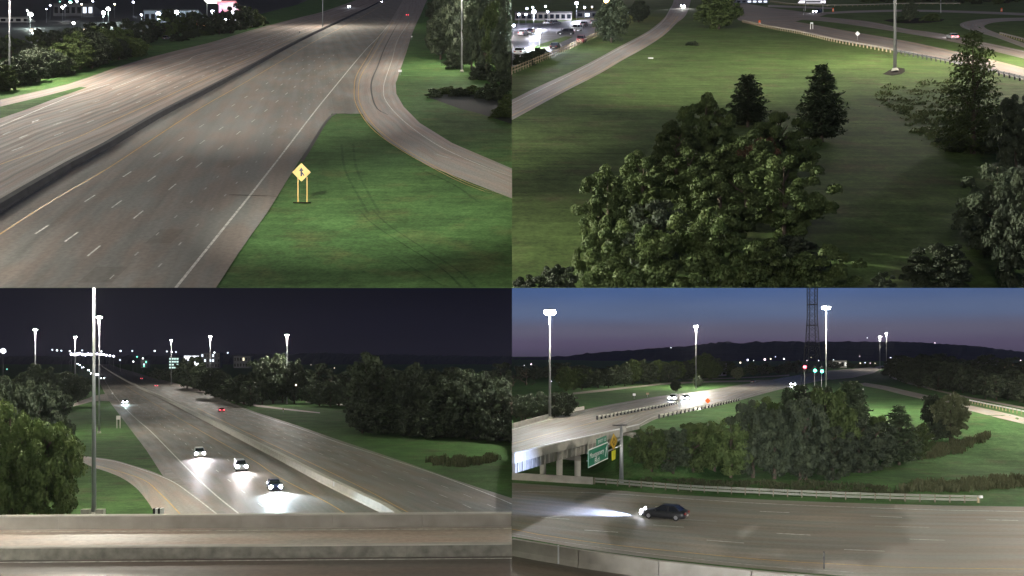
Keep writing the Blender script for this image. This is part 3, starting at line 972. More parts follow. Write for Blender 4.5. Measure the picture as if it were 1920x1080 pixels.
for k_, ph in ((.25, 1), (.5, 6), (.75, 3)):
    A_ = [(0, 237), (100, 194), (210, 166), (350, 115), (480, 76), (560, 50)]
    B_ = [(0, 308), (130, 264), (225, 220), (370, 160), (500, 97), (590, 55)]
    pline(q, [(a[0] * (1 - k_) + b[0] * k_, a[1] * (1 - k_) + b[1] * k_) for a, b in zip(A_, B_)], .06, .15, WHITE, road, (3.1, 12.4, ph))
# dark seam line on the ramp and asphalt patches
TAR = mat_plain('tar_seam', (.035, .032, .03), .6)
pline(q, [(728, 215), (708, 204), (698, 180), (697, 152), (709, 122), (724, 84), (745, 45)], .125, .35, TAR, ramp, name='tar_seam')
pline(q, [(565, 303), (622, 216), (660, 214)], .07, .5, TAR, road_r, name='tar_seam')
pline(q, [(430, 365), (478, 368), (520, 368)], .07, .25, TAR, road_r, name='tar_seam')
PATCH = mat_road('patched_asphalt', (.158, .150, .130), .1, .8, .25)
struct(poly_sheet('asphalt_patch', px(q, [(628, 212), (622, 184), (640, 178), (660, 182), (668, 211)], .065), PATCH, dv, road_r))

# median barrier
def barrier(q_, base_pts, label, h=.85, w0=.6, w1=.2, m=CONC, z=0.0, step=6.0, name='median_barrier'):
    P = resample(base_pts, step=step)
    t = thing(name, label, 'barrier', P[0])
    prof = [(-w0 / 2, 0), (-w0 / 2 + .04, .08), (-w1 / 2 - .05, .33 * h), (-w1 / 2, h), (w1 / 2, h), (w1 / 2 + .05, .33 * h), (w0 / 2 - .04, .08), (w0 / 2, 0)]
    k = len(prof)
    # cast sections with open joints between them: each a part
    for i in range(len(P) - 1):
        a, b = P[i] - P[0], P[i + 1] - P[0]
        d = (b - a).normalized()
        a = a + d * .03; b = b - d * .03
        nn = Vector((d.y, -d.x, 0)).normalized()
        v = []
        for p in (a, b):
            for (s, zz) in prof: v.append(p + nn * s + Vector((0, 0, zz)))
        f = [(j, j + 1, k + j + 1, k + j) for j in range(k - 1)] + [tuple(range(k)), tuple(reversed(range(k, 2 * k)))]
        mesh_obj('barrier_section', v, f, m, t)
    return t
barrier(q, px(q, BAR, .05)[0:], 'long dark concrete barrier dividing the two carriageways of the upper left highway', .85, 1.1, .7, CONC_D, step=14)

# repaired slabs in the carriageways
for i, (x, y, w_, l_) in enumerate([(520, 240, 26, 14), (300, 430, 46, 26), (420, 300, 30, 14), (585, 130, 20, 12), (180, 500, 60, 30)]):
    t_ = (795 - x) / (y + 35); t2 = t_ - w_ / (y + 35)
    struct(poly_sheet('asphalt_patch', px(q, [(tl(t_, y + l_), y + l_), (tl(t2, y + l_), y + l_), (tl(t2, y), y), (tl(t_, y), y)], .0535), PATCH, dv, road_r))
# merge sign
def sign_post(q_, pos, label, h, w, parts, name='road_sign'):
    pass
p0 = gp(q, 567, 381)
s = F / p0.y
t = thing('road_sign', 'yellow diamond warning sign with merging arrow on two posts in the grass', 'road sign', p0)
MB().box((-8.5 / s, .06, 1.35), (.10, .08, 2.7)).build('post', SIGN_Y, t)
MB().box((8.5 / s, .06, 1.35), (.10, .08, 2.7)).build('post', SIGN_Y, t)
mb = MB(); diamond(mb, (-.10, -.02, (381 - 323) / s), 17.5 / s, .03); face = mb.build('sign_face', SIGN_Y, t)
mb = MB(); cz_ = (381 - 323) / s
def q2(mb, pts): mb.prism([Vector((-.10 + a, -.03, cz_ + b)) for a, b in pts], (0, -.012, 0))
q2(mb, [(-.09, -.42), (.09, -.42), (.09, .15), (-.09, .15)]); q2(mb, [(-.24, .13), (.24, .13), (0, .50)])
q2(mb, [(.08, -.18), (.30, -.46), (.30, -.26), (.09, .04)])
mb.build('arrow', BLACK, face)
MB().box((0, -.1, .02), (1.8, .5, .06)).build('footing', EARTH, t)

# mower and tyre tracks pressed into the grass
TRACK = mat_grass('pressed_grass', (.052, .108, .036), (.060, .122, .038), (.085, .105, .042), (.15, 1, 1), .06, .8, .9, .3)
def track(qq, pts, w=.24, m=None, z=.02):
    P = resample(px(qq, pts, z), 40); A = []; B = []
    for i, p in enumerate(P):
        d = (P[min(39, i + 1)] - P[max(0, i - 1)]).normalized(); n_ = Vector((d.y, -d.x, 0)).normalized() * w / 2
        A.append(p - n_); B.append(p + n_)
    return struct(strip('tyre_track', A, B, m or TRACK, 40))
for dx in (0, 26): track(q, [(672 + dx, 392), (700 + dx, 420), (760 + dx, 460), (830 + dx, 505), (866 + dx, 539)])
for dx in (0, 22): track(q, [(640 + dx, 270), (648 + dx, 320), (690 + dx, 400)], .3)
track(q, [(740, 480), (790, 512), (830, 535)]); track(q, [(900, 380), (850, 345), (790, 318)], .5)

# ramp markers, small signs
def marker(qq, x, y, h, label, m, w=.25, name='delineator_post', z=0, cat='marker post'):
    p = gr(x, y) if qq == 'R' else gp(qq, x, y, z)
    t = thing(name, label, cat, p)
    MB().box((0, 0, h * .35), (.09, .06, h * .7)).build('post', GALV, t)
    MB().box((0, -.05, h * .8), (w, .05, h * .4)).build('panel', m, t)
    return t
marker(q, 750, 141, 1.3, 'white delineator post with dark band beside the bend of the ramp', SIGN_W, .9)
marker(q, 772, 74, 1.4, 'small pale reflector post by the narrow end of the ramp', SIGN_W, .5)
marker(q, 562, 66, 1.6, 'short dark marker post standing between the far left lanes', DARKM, .3)
marker(q, 473, 52, 3.0, 'small pale rectangular sign at the edge of the far left shoulder', SIGN_W, 2.2, 'road_sign', cat='road sign')

# masts of the upper left (their lamps are above the frame)
mast(gp(q, 18, 167), 26, 'tall thin grey light mast at the left edge among the dark shrubs', 85000, r=.22)
mast(gp(q, 605, 53), 26, 'light mast standing on the median barrier of the upper left highway', 80000, r=.3)
mast(gp(q, 866, 135), 28, 'light mast in front of the dark trees right of the ramp', 60000, r=.25)
mast(gp(q, -260, 330), 30, 'added light mast beyond the left edge of the upper left highway', 6000)  # mast out of view, added to light the near lanes
mast(gp(q, -230, 190), 30, 'added light mast beyond the shrubs at the left of the upper left highway', 60000)  # unseen mast put in to brighten the far lanes

added_light((-30, 10, 0), 62, gp(q, 590, 150), 1350000, 34, 'added lamp mast lighting the middle of the upper left highway', (1, .95, .86))  # added lamp out of view, lifts the middle of the road

added_light((-38, 18, 0), 62, gp(q, 790, 370), 300000, 34, 'added lamp mast lighting the grass wedge by the ramp', (1, .97, .86))  # added lamp out of view, lifts the grass and ramp
# cars of the upper left
def tl_car(x, y, x2, y2, *a, **k):
    return car(gp(q, x, y, .05), gp(q, x2, y2, .05), *a, up=NORM[q], **k)
tl_car(764, 30, 785, 5, 'sedan', 'dark red', 'dark car with glowing red tail lights driving away near the top of the ramp', tail=True)
tl_car(655, 14, 610, 35, 'suv', 'white', 'car with glaring white headlights coming down the far left carriageway', head=True, power=9000, scale=1.15)
tl_car(716, 4, 680, 18, 'sedan', 'silver', 'far car with dim headlights just beyond the median at the top edge', head=True)
tl_car(293, 70, 320, 66, 'sedan', 'black', 'dark parked car nearest the shrubs beside the far grass verge')
tl_car(312, 74, 340, 68, 'sedan', 'grey', 'grey parked car in front of the black one by the far verge')
tl_car(272, 80, 250, 84, 'sedan', 'silver', 'silver parked car left of the two dark parked cars by the verge')

# shrubs and trees
keepL = lambda X, Y, Z: X < -.03
specs = []
rr = random.Random(21)
x = -40
while x < 262:
    yb = 168 - x * .245 + rr.uniform(-3, 3)
    specs.append((x, yb, rr.uniform(46, 78) * (1.0 if x < 200 else .75), rr.uniform(55, 85) * (1.0 if x < 200 else .8), rr.choice(['dark', 'round', 'dark', 'tall'])))
    x += rr.uniform(20, 30)
tree_row(q, specs, 'tree', 'in the dense row between left verge and car park', 'roadside trees of the upper left view')
specs = []
for i in range(26):
    x = -40 + i * 20.5
    yb = 112 - max(0, x) * .115 + rr.uniform(-8, 4)
    specs.append((x, yb, rr.uniform(30, 52), rr.uniform(40, 60), rr.choice(['far', 'far', 'farg'])))
tree_row(q, specs, 'tree', 'in the back row before the lit car park', 'back row trees of the upper left view')
specs = []
for i in range(14):
    x = 330 + i * 12.5
    yb = 78 - (x - 330) * .19 + rr.uniform(-3, 1)
    specs.append((x, yb, rr.uniform(9, 20), rr.uniform(18, 30), rr.choice(['bush', 'bushg'])))
tree_row(q, specs, 'shrub', 'in the low hedge beside the far left shoulder', 'hedge shrubs of the far left shoulder', cat='shrub')
specs = [(822, 66, 90, 46, 'dark'), (842, 96, 130, 62, 'dark'), (826, 112, 100, 60, 'tall'), (868, 120, 150, 70, 'dark'), (884, 132, 140, 60, 'tall'), (912, 140, 170, 80, 'dark'),
         (938, 152, 170, 70, 'round'), (958, 160, 180, 80, 'dark'), (900, 108, 170, 90, 'dark'), (945, 118, 190, 90, 'dark'), (870, 80, 150, 90, 'dark'),
         (816, 92, 80, 34, 'bush'), (852, 130, 46, 44, 'bush'), (905, 152, 40, 50, 'bush'), (940, 172, 50, 60, 'bush')]
tree_row(q, specs, 'dark tree', 'in the grove right of the ramp', 'grove trees right of the ramp', keep=keepL)
specs = [(815, 184, 20, 34, 'bush'), (838, 178, 18, 40, 'bushg'), (862, 182, 20, 42, 'bush'), (886, 178, 20, 38, 'bushg'), (908, 186, 26, 44, 'bush'), (934, 190, 32, 46, 'bush'), (955, 214, 44, 50, 'bushg'), (940, 222, 24, 46, 'bushg')]
tree_row(q, specs, 'shrub', 'round the dark hollow right of the ramp', 'shrubs round the hollow', cat='shrub', keep=keepL)
HOLLOW = mat_plain('black_pond_water', (.010, .016, .016), .9, 0, .5, .1, .3)
struct(poly_sheet('pond', px(q, [(800, 182), (825, 190), (860, 203), (900, 213), (940, 226), (959, 232), (959, 182), (900, 178), (840, 176)], .05), HOLLOW, (1, 0)))

# car park, buildings and lamps along the top edge
DARKG = mat_plain('car_park_ground', (.035, .037, .040), .6, 0, .4, .3, .08)
struct(poly_sheet('car_park', px(q, [(-300, 120), (0, 92), (240, 62), (420, 44), (560, 8), (600, -11), (-500, -11)], .03), DARKG, (1, 0)))
WALLD = mat_plain('grey_wall', (.11, .11, .12), .8, 0, .2, .2, .2)
WALLB = mat_plain('blue_grey_wall', (.16, .18, .24), .7, 0, .3, .15, .2)
LITW = mat_emit('lit_window', (.75, .85, 1), 1.6)
LITY = mat_emit('lit_window_warm', (1, .9, .6), 1.2)
def block(qq, x0, x1, y, hpx, depth, label, wm, nwin, lit, rows=1, z=0.0, roof_m=DARKM, cat='building', name='building', winm=None, frac=.6, wz=(.25, .75)):
    """box building with roof slab, wall and windows as parts"""
    a = gr(x0, y) if qq == 'R' else gp(qq, x0, y, z); b = gr(x1, y) if qq == 'R' else gp(qq, x1, y, z)
    b.y = a.y; b.x = (x1 - 960) * a.y / F; b.z = a.z
    s_ = F / a.y; w = b.x - a.x; h = hpx / s_
    t = thing(name, label, cat, ((a.x + b.x) / 2, a.y, a.z))
    MB().box((0, depth / 2, h / 2 - 1), (w, depth, h + 2)).build('wall', wm, t)
    MB().box((0, depth / 2, h + .2), (w + .6, depth + .6, .4)).build('roof', roof_m, t)
    rg = random.Random(int(x0 * 7 + y))
    for r_ in range(rows):
        for i in range(nwin):
            ww = w / nwin * frac
            zc0 = h * (r_ + wz[0]) / rows; zc1 = h * (r_ + wz[1]) / rows
            wm_ = (winm or LITW) if rg.random() < lit else mat_glass()
            f_ = MB().box((-w / 2 + w * (i + .5) / nwin, -.04, (zc0 + zc1) / 2), (ww + .2, .06, zc1 - zc0 + .2)).build('window', DARKM, t)
            MB().box((-w / 2 + w * (i + .5) / nwin, -.09, (zc0 + zc1) / 2), (ww, .05, zc1 - zc0)).build('pane', wm_, f_)
    return t
block(q, 270, 372, 46, 26, 14, 'long low blue grey building behind the row of glaring car park lamps', WALLB, 9, .35)
block(q, -30, 56, 42, 9, 12, 'low pale flat building at the left end of the car park', mat_plain('pale_wall', (.32, .31, .30), .8), 6, .1)
block(q, 100, 175, 30, 22, 14, 'dark grey building behind the trees between the coloured lights', WALLD, 7, .3)
OR_W = mat_plain('orange_wall', (.62, .24, .08), .6)
ob = gp(q, 358, 52); s = F / ob.y
t = thing('long_trailer', 'long orange trailer with a taller box at its right end beyond the shrubs', 'trailer', ob)
MB().box((-6 / s * 0 - 14 / s, 0, 6.5 / s), (46 / s, 3, 5 / s)).build('flat_bed', OR_W, t)
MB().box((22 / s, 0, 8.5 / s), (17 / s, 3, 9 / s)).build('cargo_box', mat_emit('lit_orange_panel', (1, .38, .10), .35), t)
for k in range(4): MB().tube((-30 / s + k * 16 / s, -1.2, .5), (-30 / s + k * 16 / s, 1.2, .5), .5, .5, 10).build('wheel', TYRE, t)
# filling station with pink posts
gs = gp(q, 427, 38); s = F / gs.y
t = thing('filling_station', 'filling station canopy on pink glowing posts with a bright white interior', 'filling station', gs)
PINK = mat_emit('pink_neon', (1, .25, .75), 2.0)
MB().box((0, 4, 31 / s), (36 / s, 14, 3 / s)).build('canopy', mat_emit('red_canopy_edge', (1, .12, .2), .6), t)
for dx, m_ in ((-14, PINK), (14, mat_emit('white_column', (.9, .85, 1), 1.0))): MB().box((dx / s, 0, 14 / s), (3.5 / s, .8, 28 / s)).build('column', m_, t)
MB().box((-1 / s, 6, 12 / s), (10 / s, 3, 22 / s)).build('kiosk', mat_emit('kiosk_window', (.85, .9, 1), 7), t)
MB().box((0, 9, 14 / s), (30 / s, 1, 26 / s)).build('back_wall', WALLB, t)
for dx in (-6, 2, 8): MB().box((dx / s, 1.5, .9), (1.2, .8, 1.8)).build('fuel_pump', LAMP_C, t)
t = thing('lit_canopy', 'greenish white lit canopy roof just left of the pink filling station', 'canopy', gp(q, 399, 34))
s = F / gp(q, 399, 34).y
MB().box((0, 0, 33 / s), (28 / s, 6, 3 / s)).build('roof', mat_emit('canopy_light', (.9, 1, .8), 5), t)
for dx in (-11, 11): MB().tube((dx / s, 0, 0), (dx / s, 0, 33 / s), .25, .25, 8).build('column', GALV, t)
L = [(18, 21, LAMP_C, .8), (57, 27, LAMP_W, 1.9), (51, 20, LAMP_W, .8), (60, 57, DOT_WW, 1.3), (94, 10, LAMP_C, .8), (87, 17, LAMP_C, .5), (117, 14, LAMP_W, 1.3), (122, 10, LAMP_C, .8), (138, 43, LAMP_W, .9), (153, 8, LAMP_WARM, .8),
     (158, 56, DOT_WW, .8), (194, 24, LAMP_W, 1.6), (203, 17, LAMP_W, 1.9), (215, 8, LAMP_WARM, .8), (250, 4, LAMP_C, 1.2), (265, 28, LAMP_C, .9), (297, 26, LAMP_C, 1.9), (331, 23, LAMP_W, 1.9), (363, 23, LAMP_C, 1.2), (399, 22, LAMP_C, 1.6),
     (132, 3, DOT_G, 2.0), (144, 2, LAMP_C, 1.3), (62, 62, DOT_W, 1.0), (174, 2, LAMP_C, 1.0), (112, 3, DOT_G, .9)]
for i, (x, y, m_, sz) in enumerate(sorted(L)):
    yb = y + 26
    tcol = 'glaring' if sz > 1.5 else ('bright' if sz > 1.0 else 'small')
    P_ = 9000 if sz > 1.5 else 0
    small_lamp(q, x, y, yb, '%s %s car park lamp from the left above the upper left trees' % (ORD[i], tcol), m_, sz * .55, P_, (.8, 1, .9), group='car park lamps of the upper left view', name='car_park_lamp', cat='car park lamp')

# ================================================================== UPPER RIGHT: lawn, trees, ramp, car park
q = 'TR'
keepR = lambda X, Y, Z: (X > .03)
def keepRB(X, Y, Z): return (X > .03) & ((665 - (Z - CZ) / Y * F) < 539.5)
lr1 = struct(strip('ramp_road', px(q, [(960, 187), (1010, 162), (1072, 134), (1120, 110), (1160, 88), (1195, 70), (1222, 54), (1245, 34), (1254, 20), (1262, 5), (1266, -14)], .05),
           px(q, [(960, 225), (1010, 198), (1060, 171), (1100, 151), (1135, 132), (1172, 110), (1210, 89), (1245, 66), (1268, 44), (1290, 20), (1298, -14)], .05), R_RAMP, 70))
pline(q, [(960, 194), (1072, 139), (1160, 92), (1222, 58), (1247, 35), (1259, 12)], .075, .18, WHITE, lr1)
pline(q, [(960, 217), (1060, 166), (1135, 128), (1210, 85), (1243, 64), (1272, 30)], .075, .16, YELLOW, lr1)
# near road with guardrail
nu = [(1385, 25), (1430, 30), (1477, 38), (1530, 47), (1590, 58), (1690, 75), (1790, 96), (1877, 116), (1960, 138), (2100, 175)]
nl = [(1385, 37), (1440, 50), (1500, 60), (1565, 75), (1677, 96), (1777, 116), (1865, 136), (1920, 150), (2000, 172), (2100, 200)]
r1 = struct(strip('road', px(q, nu, .05), px(q, nl[:1] + nl[1:], .05), R_TR, 70))
pline(q, [(a, b + 2) for a, b in nu], .075, .16, YELLOW, r1)
pline(q, [(a, b - 4) for a, b in nl], .075, .16, WHITE, r1)
r2 = struct(strip('road', px(q, [(1470, 30), (1530, 31), (1600, 37), (1640, 42), (1700, 54), (1760, 62), (1830, 76), (1920, 95), (2050, 125)], .06),
           px(q, [(1470, 36), (1520, 38), (1570, 43), (1620, 50), (1690, 61), (1760, 73), (1830, 88), (1920, 110), (2050, 142)], .06), R_TR, 60))
pline(q, [(1480, 31), (1530, 33), (1600, 39), (1640, 44), (1700, 56), (1760, 64), (1830, 78), (1920, 97)], .085, .14, WHITE, r2)
struct(poly_sheet('intersection', px(q, [(1360, 8), (1400, 6), (1440, 14), (1520, 24), (1560, 24), (1530, 33), (1500, 38), (1477, 44), (1430, 50), (1385, 38), (1370, 24)], .07), R_TR, (1, .2)))
r3 = struct(strip('far_road', px(q, [(1380, 8), (1430, 14), (1480, 22), (1540, 23), (1600, 20), (1700, 18), (1800, 20), (1960, 26), (2100, 34)], .05),
           px(q, [(1380, 13), (1430, 20), (1480, 28), (1540, 27), (1600, 24), (1700, 22), (1800, 24), (1960, 31), (2100, 40)], .05), R_RAMP, 60))
r4 = struct(strip('loop_road', px(q, [(2000, 33), (1920, 33), (1870, 34), (1830, 37), (1803, 43), (1802, 50), (1822, 58), (1860, 68), (1900, 82), (1960, 104)], .055),
           px(q, [(2000, 39), (1920, 39), (1885, 40), (1860, 43), (1846, 48), (1850, 54), (1870, 62), (1900, 74), (1935, 86), (1985, 106)], .055), R_RAMP, 60))
pline(q, [(1935, 35), (1870, 36), (1832, 39), (1808, 45), (1808, 50), (1828, 58)], .08, .14, WHITE, r4)
struct(poly_sheet('far_road', px(q, [(1440, 9), (1560, 14), (1560, 17), (1440, 13)], .05), R_RAMP, (1, 0)))
# planted circle
struct(poly_sheet('mulch_bed', px(q, [(1656, 38), (1675, 35), (1705, 34), (1740, 34), (1772, 36), (1765, 40), (1740, 43), (1700, 44), (1672, 42)], .06), EARTH, (1, 0)))
tree(gp(q, 1706, 40), 40 / ppm(q, 40), 32 / ppm(q, 40), 'dark', 'dark round tree in the middle of the planted circle', None)
tree(gp(q, 1743, 40), 15 / ppm(q, 40), 36 / ppm(q, 40), 'bushg', 'low spreading shrub right of the tree in the planted circle', None, cat='shrub')
tree(gp(q, 1686, 41), 10 / ppm(q, 40), 22 / ppm(q, 40), 'bush', 'small dark shrub left of the tree in the planted circle', None, cat='shrub')
# guardrails
rail_line(px(q, [(1392, 42), (1440, 53), (1500, 64), (1565, 79), (1640, 93), (1677, 100)]), 'pale timber post guardrail along the near road left of the light mast', h=.95, rail_m=CONC_L, spacing=1.9, post=(.22, .22))
rail_line(px(q, [(1682, 101), (1777, 120), (1865, 140), (1920, 154), (2000, 178)]), 'steel guardrail along the near road right of the light mast', h=.85, rail_m=GALV, post_m=DARKM, spacing=1.9)
rail_line(px(q, [(1875, 66), (1920, 78), (1990, 98)]), 'short steel guardrail on the loop road at the right edge', h=.85, rail_m=GALV, spacing=2.5)
rail_line(px(q, [(1445, 4), (1480, 9), (1530, 12), (1600, 12), (1700, 9), (1800, 9)]), 'pale far guardrail along the top edge behind the crossing', h=1.0, rail_m=CONC_L, spacing=3.5)
# wooden fence of the car park
fp = px(q, [(960, 139), (1000, 122), (1028, 110), (1062, 95), (1110, 73), (1150, 55)])
rail_line(fp, 'wooden rail fence between lawn and car park', 'fence', 'fence', spacing=2.0, h=1.25, rail_m=TIMBER, rails=2, post=(.14, .14), rail_h=.14)
# car park
lot = struct(poly_sheet('car_park', px(q, [(960, 128), (960, 44), (1010, 43), (1080, 38), (1140, 30), (1140, 52), (1110, 70), (1060, 93), (1020, 106)], .05), R_LOT, (1, .4)))
struct(poly_sheet('grass_island', px(q, [(985, 95), (1015, 82), (1060, 68), (1075, 69), (1050, 80), (1010, 93)], .075), G_TR, (1, 0)))
mb = MB()
hp = px(q, [(960, 130), (962, 118), (985, 102), (1010, 93), (1028, 94), (1027, 100), (1000, 114)], .05)
tree(gp(q, 978, 123), 2.2, 4.8, 'bush', 'dark clipped hedge end nearest the left edge behind the wooden fence', cat='shrub', keep=keepR)
tree(gp(q, 997, 114), 2.0, 4.6, 'bush', 'middle of the dark clipped hedge behind the wooden fence', cat='shrub')
tree(gp(q, 1015, 106), 2.0, 4.2, 'bush', 'right end of the dark clipped hedge at the lamp pole', cat='shrub')
def tr_car(x, y, x2, y2, *a, **k): return car(gp(q, x, y, .06), gp(q, x2, y2, .06), *a, up=NORM[q], **k)
tr_car(975, 102, 1000, 92, 'sedan', 'white', 'white car parked at the left edge of the car park')
tr_car(1041, 92, 1065, 82, 'sedan', 'black', 'black car parked right of the foot of the lit pole')
tr_car(1060, 66, 1040, 66, 'suv', 'black', 'black sports utility vehicle parked in the middle of the car park')
tr_car(1080, 58, 1060, 60, 'suv', 'white', 'white van parked behind the black sports utility vehicle')
tr_car(981, 66, 1000, 62, 'sedan', 'silver', 'silver car in the left back parking row')
tr_car(996, 63, 1010, 58, 'sedan', 'dark blue', 'dark blue car beside the silver car in the back row')
tr_car(1030, 46, 1050, 45, 'sedan', 'white', 'small white car parked along the far wall of the car park')
tr_car(1040, 46, 1060, 45, 'sedan', 'grey', 'grey car right of the small white one by the far wall')
tr_car(1095, 49, 1110, 45, 'sedan', 'grey', 'grey green car behind the white van')
tr_car(1112, 46, 1125, 40, 'sedan', 'silver', 'silver car at the foot of the tree at the end of the lot')
tr_car(1090, 80, 1110, 70, 'suv', 'dark red', 'dark red car parked by the fence left of the big tree')
tr_car(1280, 14, 1278, 30, 'suv', 'silver', 'car with dazzling headlights coming down the ramp at the top', head=True, power=16000, lcol=(1, .97, .92), aim=14, spot=60)
tr_car(1532, 25, 1515, 26, 'suv', 'navy', 'dark blue car with headlights on waiting at the crossing', head=True, power=900)
tr_car(1785, 73, 1760, 67, 'sedan', 'silver', 'silver car driving left on the second road', head=False, tail=True, power=3500)
# poles with blinding lamps
small_lamp(q, 1011, 58, 93, 'bright white pole lamp in front of the clipped hedge', mat_emit('lamp_blinding', (.86, .88, 1), 40), .5, 26000, (.82, .88, 1), name='car_park_lamp', cat='car park lamp')
small_lamp(q, 1001, 22, 56, 'bright bluish pole lamp behind the one at the hedge', mat_emit('lamp_blinding', (.86, .88, 1), 40), .6, 16000, (.78, .82, 1), name='car_park_lamp', cat='car park lamp')
small_lamp(q, 1081, 6, 40, 'bluish pole lamp near the white van', mat_emit('lamp_blinding', (.86, .88, 1), 40), .6, 9000, (.8, .85, 1), name='car_park_lamp', cat='car park lamp')
for i, (x, y, m_) in enumerate([(963, 48, LAMP_C), (973, 27, LAMP_C), (986, 27, LAMP_C), (988, 16, LAMP_C), (999, 14, LAMP_C), (1023, 12, LAMP_C), (1027, 22, LAMP_C), (1096, 14, LAMP_C), (1110, 13, DOT_W)]):
    small_lamp(q, x, y, y + 20, '%s small violet white lamp from the left over the car park' % ORD[i], m_, .38, 0, group='small car park lamps of the upper right view', name='car_park_lamp', cat='car park lamp')
small_lamp(q, 1137, 1, 34, 'warm orange street lamp glowing behind the big dark tree', LAMP_O, 1.0, 9000, (1, .6, .22))
block(q, 966, 1072, 38, 14, 10, 'long low grey building behind the car park', mat_plain('taupe_wall', (.20, .18, .17), .8), 10, .0)
block(q, 1080, 1150, 34, 12, 8, 'low dark shed right of the long grey building', WALLD, 5, .2)
block(q, 1500, 1500 + 48, 6, 5, 4, 'white lit sign board at the top edge above the crossing', mat_emit('lit_board', (.95, .9, 1), 1.2), 1, 0, cat='billboard', name='billboard')
block(q, 1380, 1440, 6, 6, 6, 'low teal lit building beyond the crossing', WALLB, 6, .5)
# mast and base
mast(gp(q, 1678, 134), 27, 'tall dark light mast standing in its mulch patch on the lawn', 34000, r=.30, pole_m=GALV_D)
# added lamp on an unseen mast, placed to brighten the cluster of trees
added_light((-80, 66, 0), 50, gp(q, 1300, 375, 5), 1050000, 30, 'added lamp mast left of the frame aimed across at the cluster of trees', (1, .98, .82))
added_light((-26, -14, 0), 44, gp(q, 1290, 470, 4), 22000, 22, 'weaker added lamp mast behind the camera aimed at the cluster', (1, .98, .82))  # second unseen lamp, added as weak fill on the cluster
added_light((-24, 6, 0), 66, gp(q, 1450, 92), 2500000, 32, 'added lamp mast behind the camera lighting the upper lawn', (1, .97, .84))  # unseen lamp added to light only the upper lawn
struct(poly_sheet('mulch_patch', px(q, [(1655, 139), (1668, 131), (1682, 126), (1696, 128), (1697, 134), (1690, 139), (1672, 142)], .05), EARTH, (1, 0)))
mast(gp(q, 1420, -14), 27, 'added light mast beyond the crossing above the top edge', 170000)  # added above the view to brighten the roads
mast(gp(q, 2010, 130), 27, 'added light mast beyond the right edge of the upper right view', 110000)  # added out of view to brighten the right hand roads
mast(gp(q, 1180, -10), 24, 'added light mast beyond the car park above the top edge', 110000)  # added above the view for light on the ramp
mast(surf(q, -2.2 + 2.6, 40) + Vector((0, 0, 0)), 30, 'light mast below the near end of the lawn', 0, light=False) if False else None
# small signs
t = thing('road_sign', 'white diamond road sign behind the guardrail left of the mast', 'road sign', gp(q, 1608, 76))
MB().box((0, .05, .8), (.1, .06, 1.6)).build('post', GALV, t)
mb = MB(); diamond(mb, (0, 0, 1.75), .62, .03); mb.build('sign_face', SIGN_W, t)
t = thing('road_sign', 'white rectangular sign back on two legs beside the near road', 'road sign', gp(q, 1522, 55))
MB().box((0, 0, 1.9), (.9, .05, .35)).build('sign_face', SIGN_W, t)
for dx in (-.35, .35): MB().box((dx, .05, .9), (.16, .1, 1.8)).build('leg', SIGN_W, t)
for i, (x, y, lab) in enumerate([(1562, 22, 'orange traffic barrel beside the crossing'), (1878, 22, 'orange traffic barrel at the far right road'), (1424, 48, 'low orange marker at the left end of the guardrail')]):
    t = thing('traffic_barrel', lab, 'traffic barrel', gp(q, x, y))
    MB().tube((0, 0, 0), (0, 0, 1.6), .42, .32, 12).build('body', ORANGE, t); MB().tube((0, 0, .55), (0, 0, .8), .41, .40, 12).build('white_band', SIGN_W, t)
for i, (x, y, h, lab) in enumerate([(1510, 20, 7, 'left pale signal pole at the crossing'), (1543, 24, 7, 'right pale signal pole at the crossing'), (1764, 24, 8, 'thin dark pole behind the planted circle'), (1507, 28, 2.5, 'short post with a box at the crossing')]):
    t = thing('pole', lab, 'pole', gp(q, x, y)); MB().tube((0, 0, 0), (0, 0, h), .14, .09, 8).build('shaft', GALV, t); MB().box((0, 0, h * .55), (.4, .3, .8)).build('control_box', DARKM, t)
p_ = gp(q, 1220, 110, .03)
t = thing('plank', 'short pale board lying on the lawn below the ramp', 'board', p_); MB().box((0, 0, .08), (1.0, .25, .12)).build('board', SIGN_W, t)

# trees: lone ones first
def T(x, y, hp, wp, kind, label, **k):
    pos = gp(q, x, y); s_ = ppm(q, y)
    return tree(pos, hp / s_, wp / s_, kind, label, None, y < 538, k.get('keep'), k.get('cat', 'tree'))
T(1146, 80, 84, 72, 'dark', 'big dark rounded tree between the car park and the ramp')
T(1197, 42, 46, 40, 'dark', 'smaller dark tree right of the big tree by the ramp')
T(1348, 55, 62, 78, 'round', 'round tree with a short trunk just right of the ramp bend')
T(1541, 266, 148, 104, 'pinefat', 'single pine standing alone right of the tree cluster')
T(1402, 238, 100, 92, 'pinefat', 'dark pine at the back of the tree cluster')
T(1824, 288, 238, 150, 'ragged', 'tall open tree with layered branches right of the mast')
T(1299, 86, 10, 26, 'bush', 'small dark shrub alone on the lawn below the ramp bend', cat='shrub')
T(1905, 330, 160, 90, 'neard', 'dark tree at the right edge beside the tall open tree')
T(1870, 480, 190, 150, 'neard', 'large black tree filling the lower right corner')
T(1930, 560, 260, 150, 'neard', 'black tree cut by the right frame edge', keep=keepRB)
T(1760, 570, 120, 130, 'neard', 'dark low tree on the bottom edge left of the black corner trees', keep=keepRB)
T(1655, 575, 70, 60, 'neard', 'small dark tree on the bottom edge', keep=keepRB)
T(1045, 590, 100, 90, 'neard', 'dark tree on the bottom edge left of the cluster', keep=keepRB)
T(990, 600, 90, 90, 'neard', 'dark tree in the bottom left corner of the upper right view', keep=keepRB)
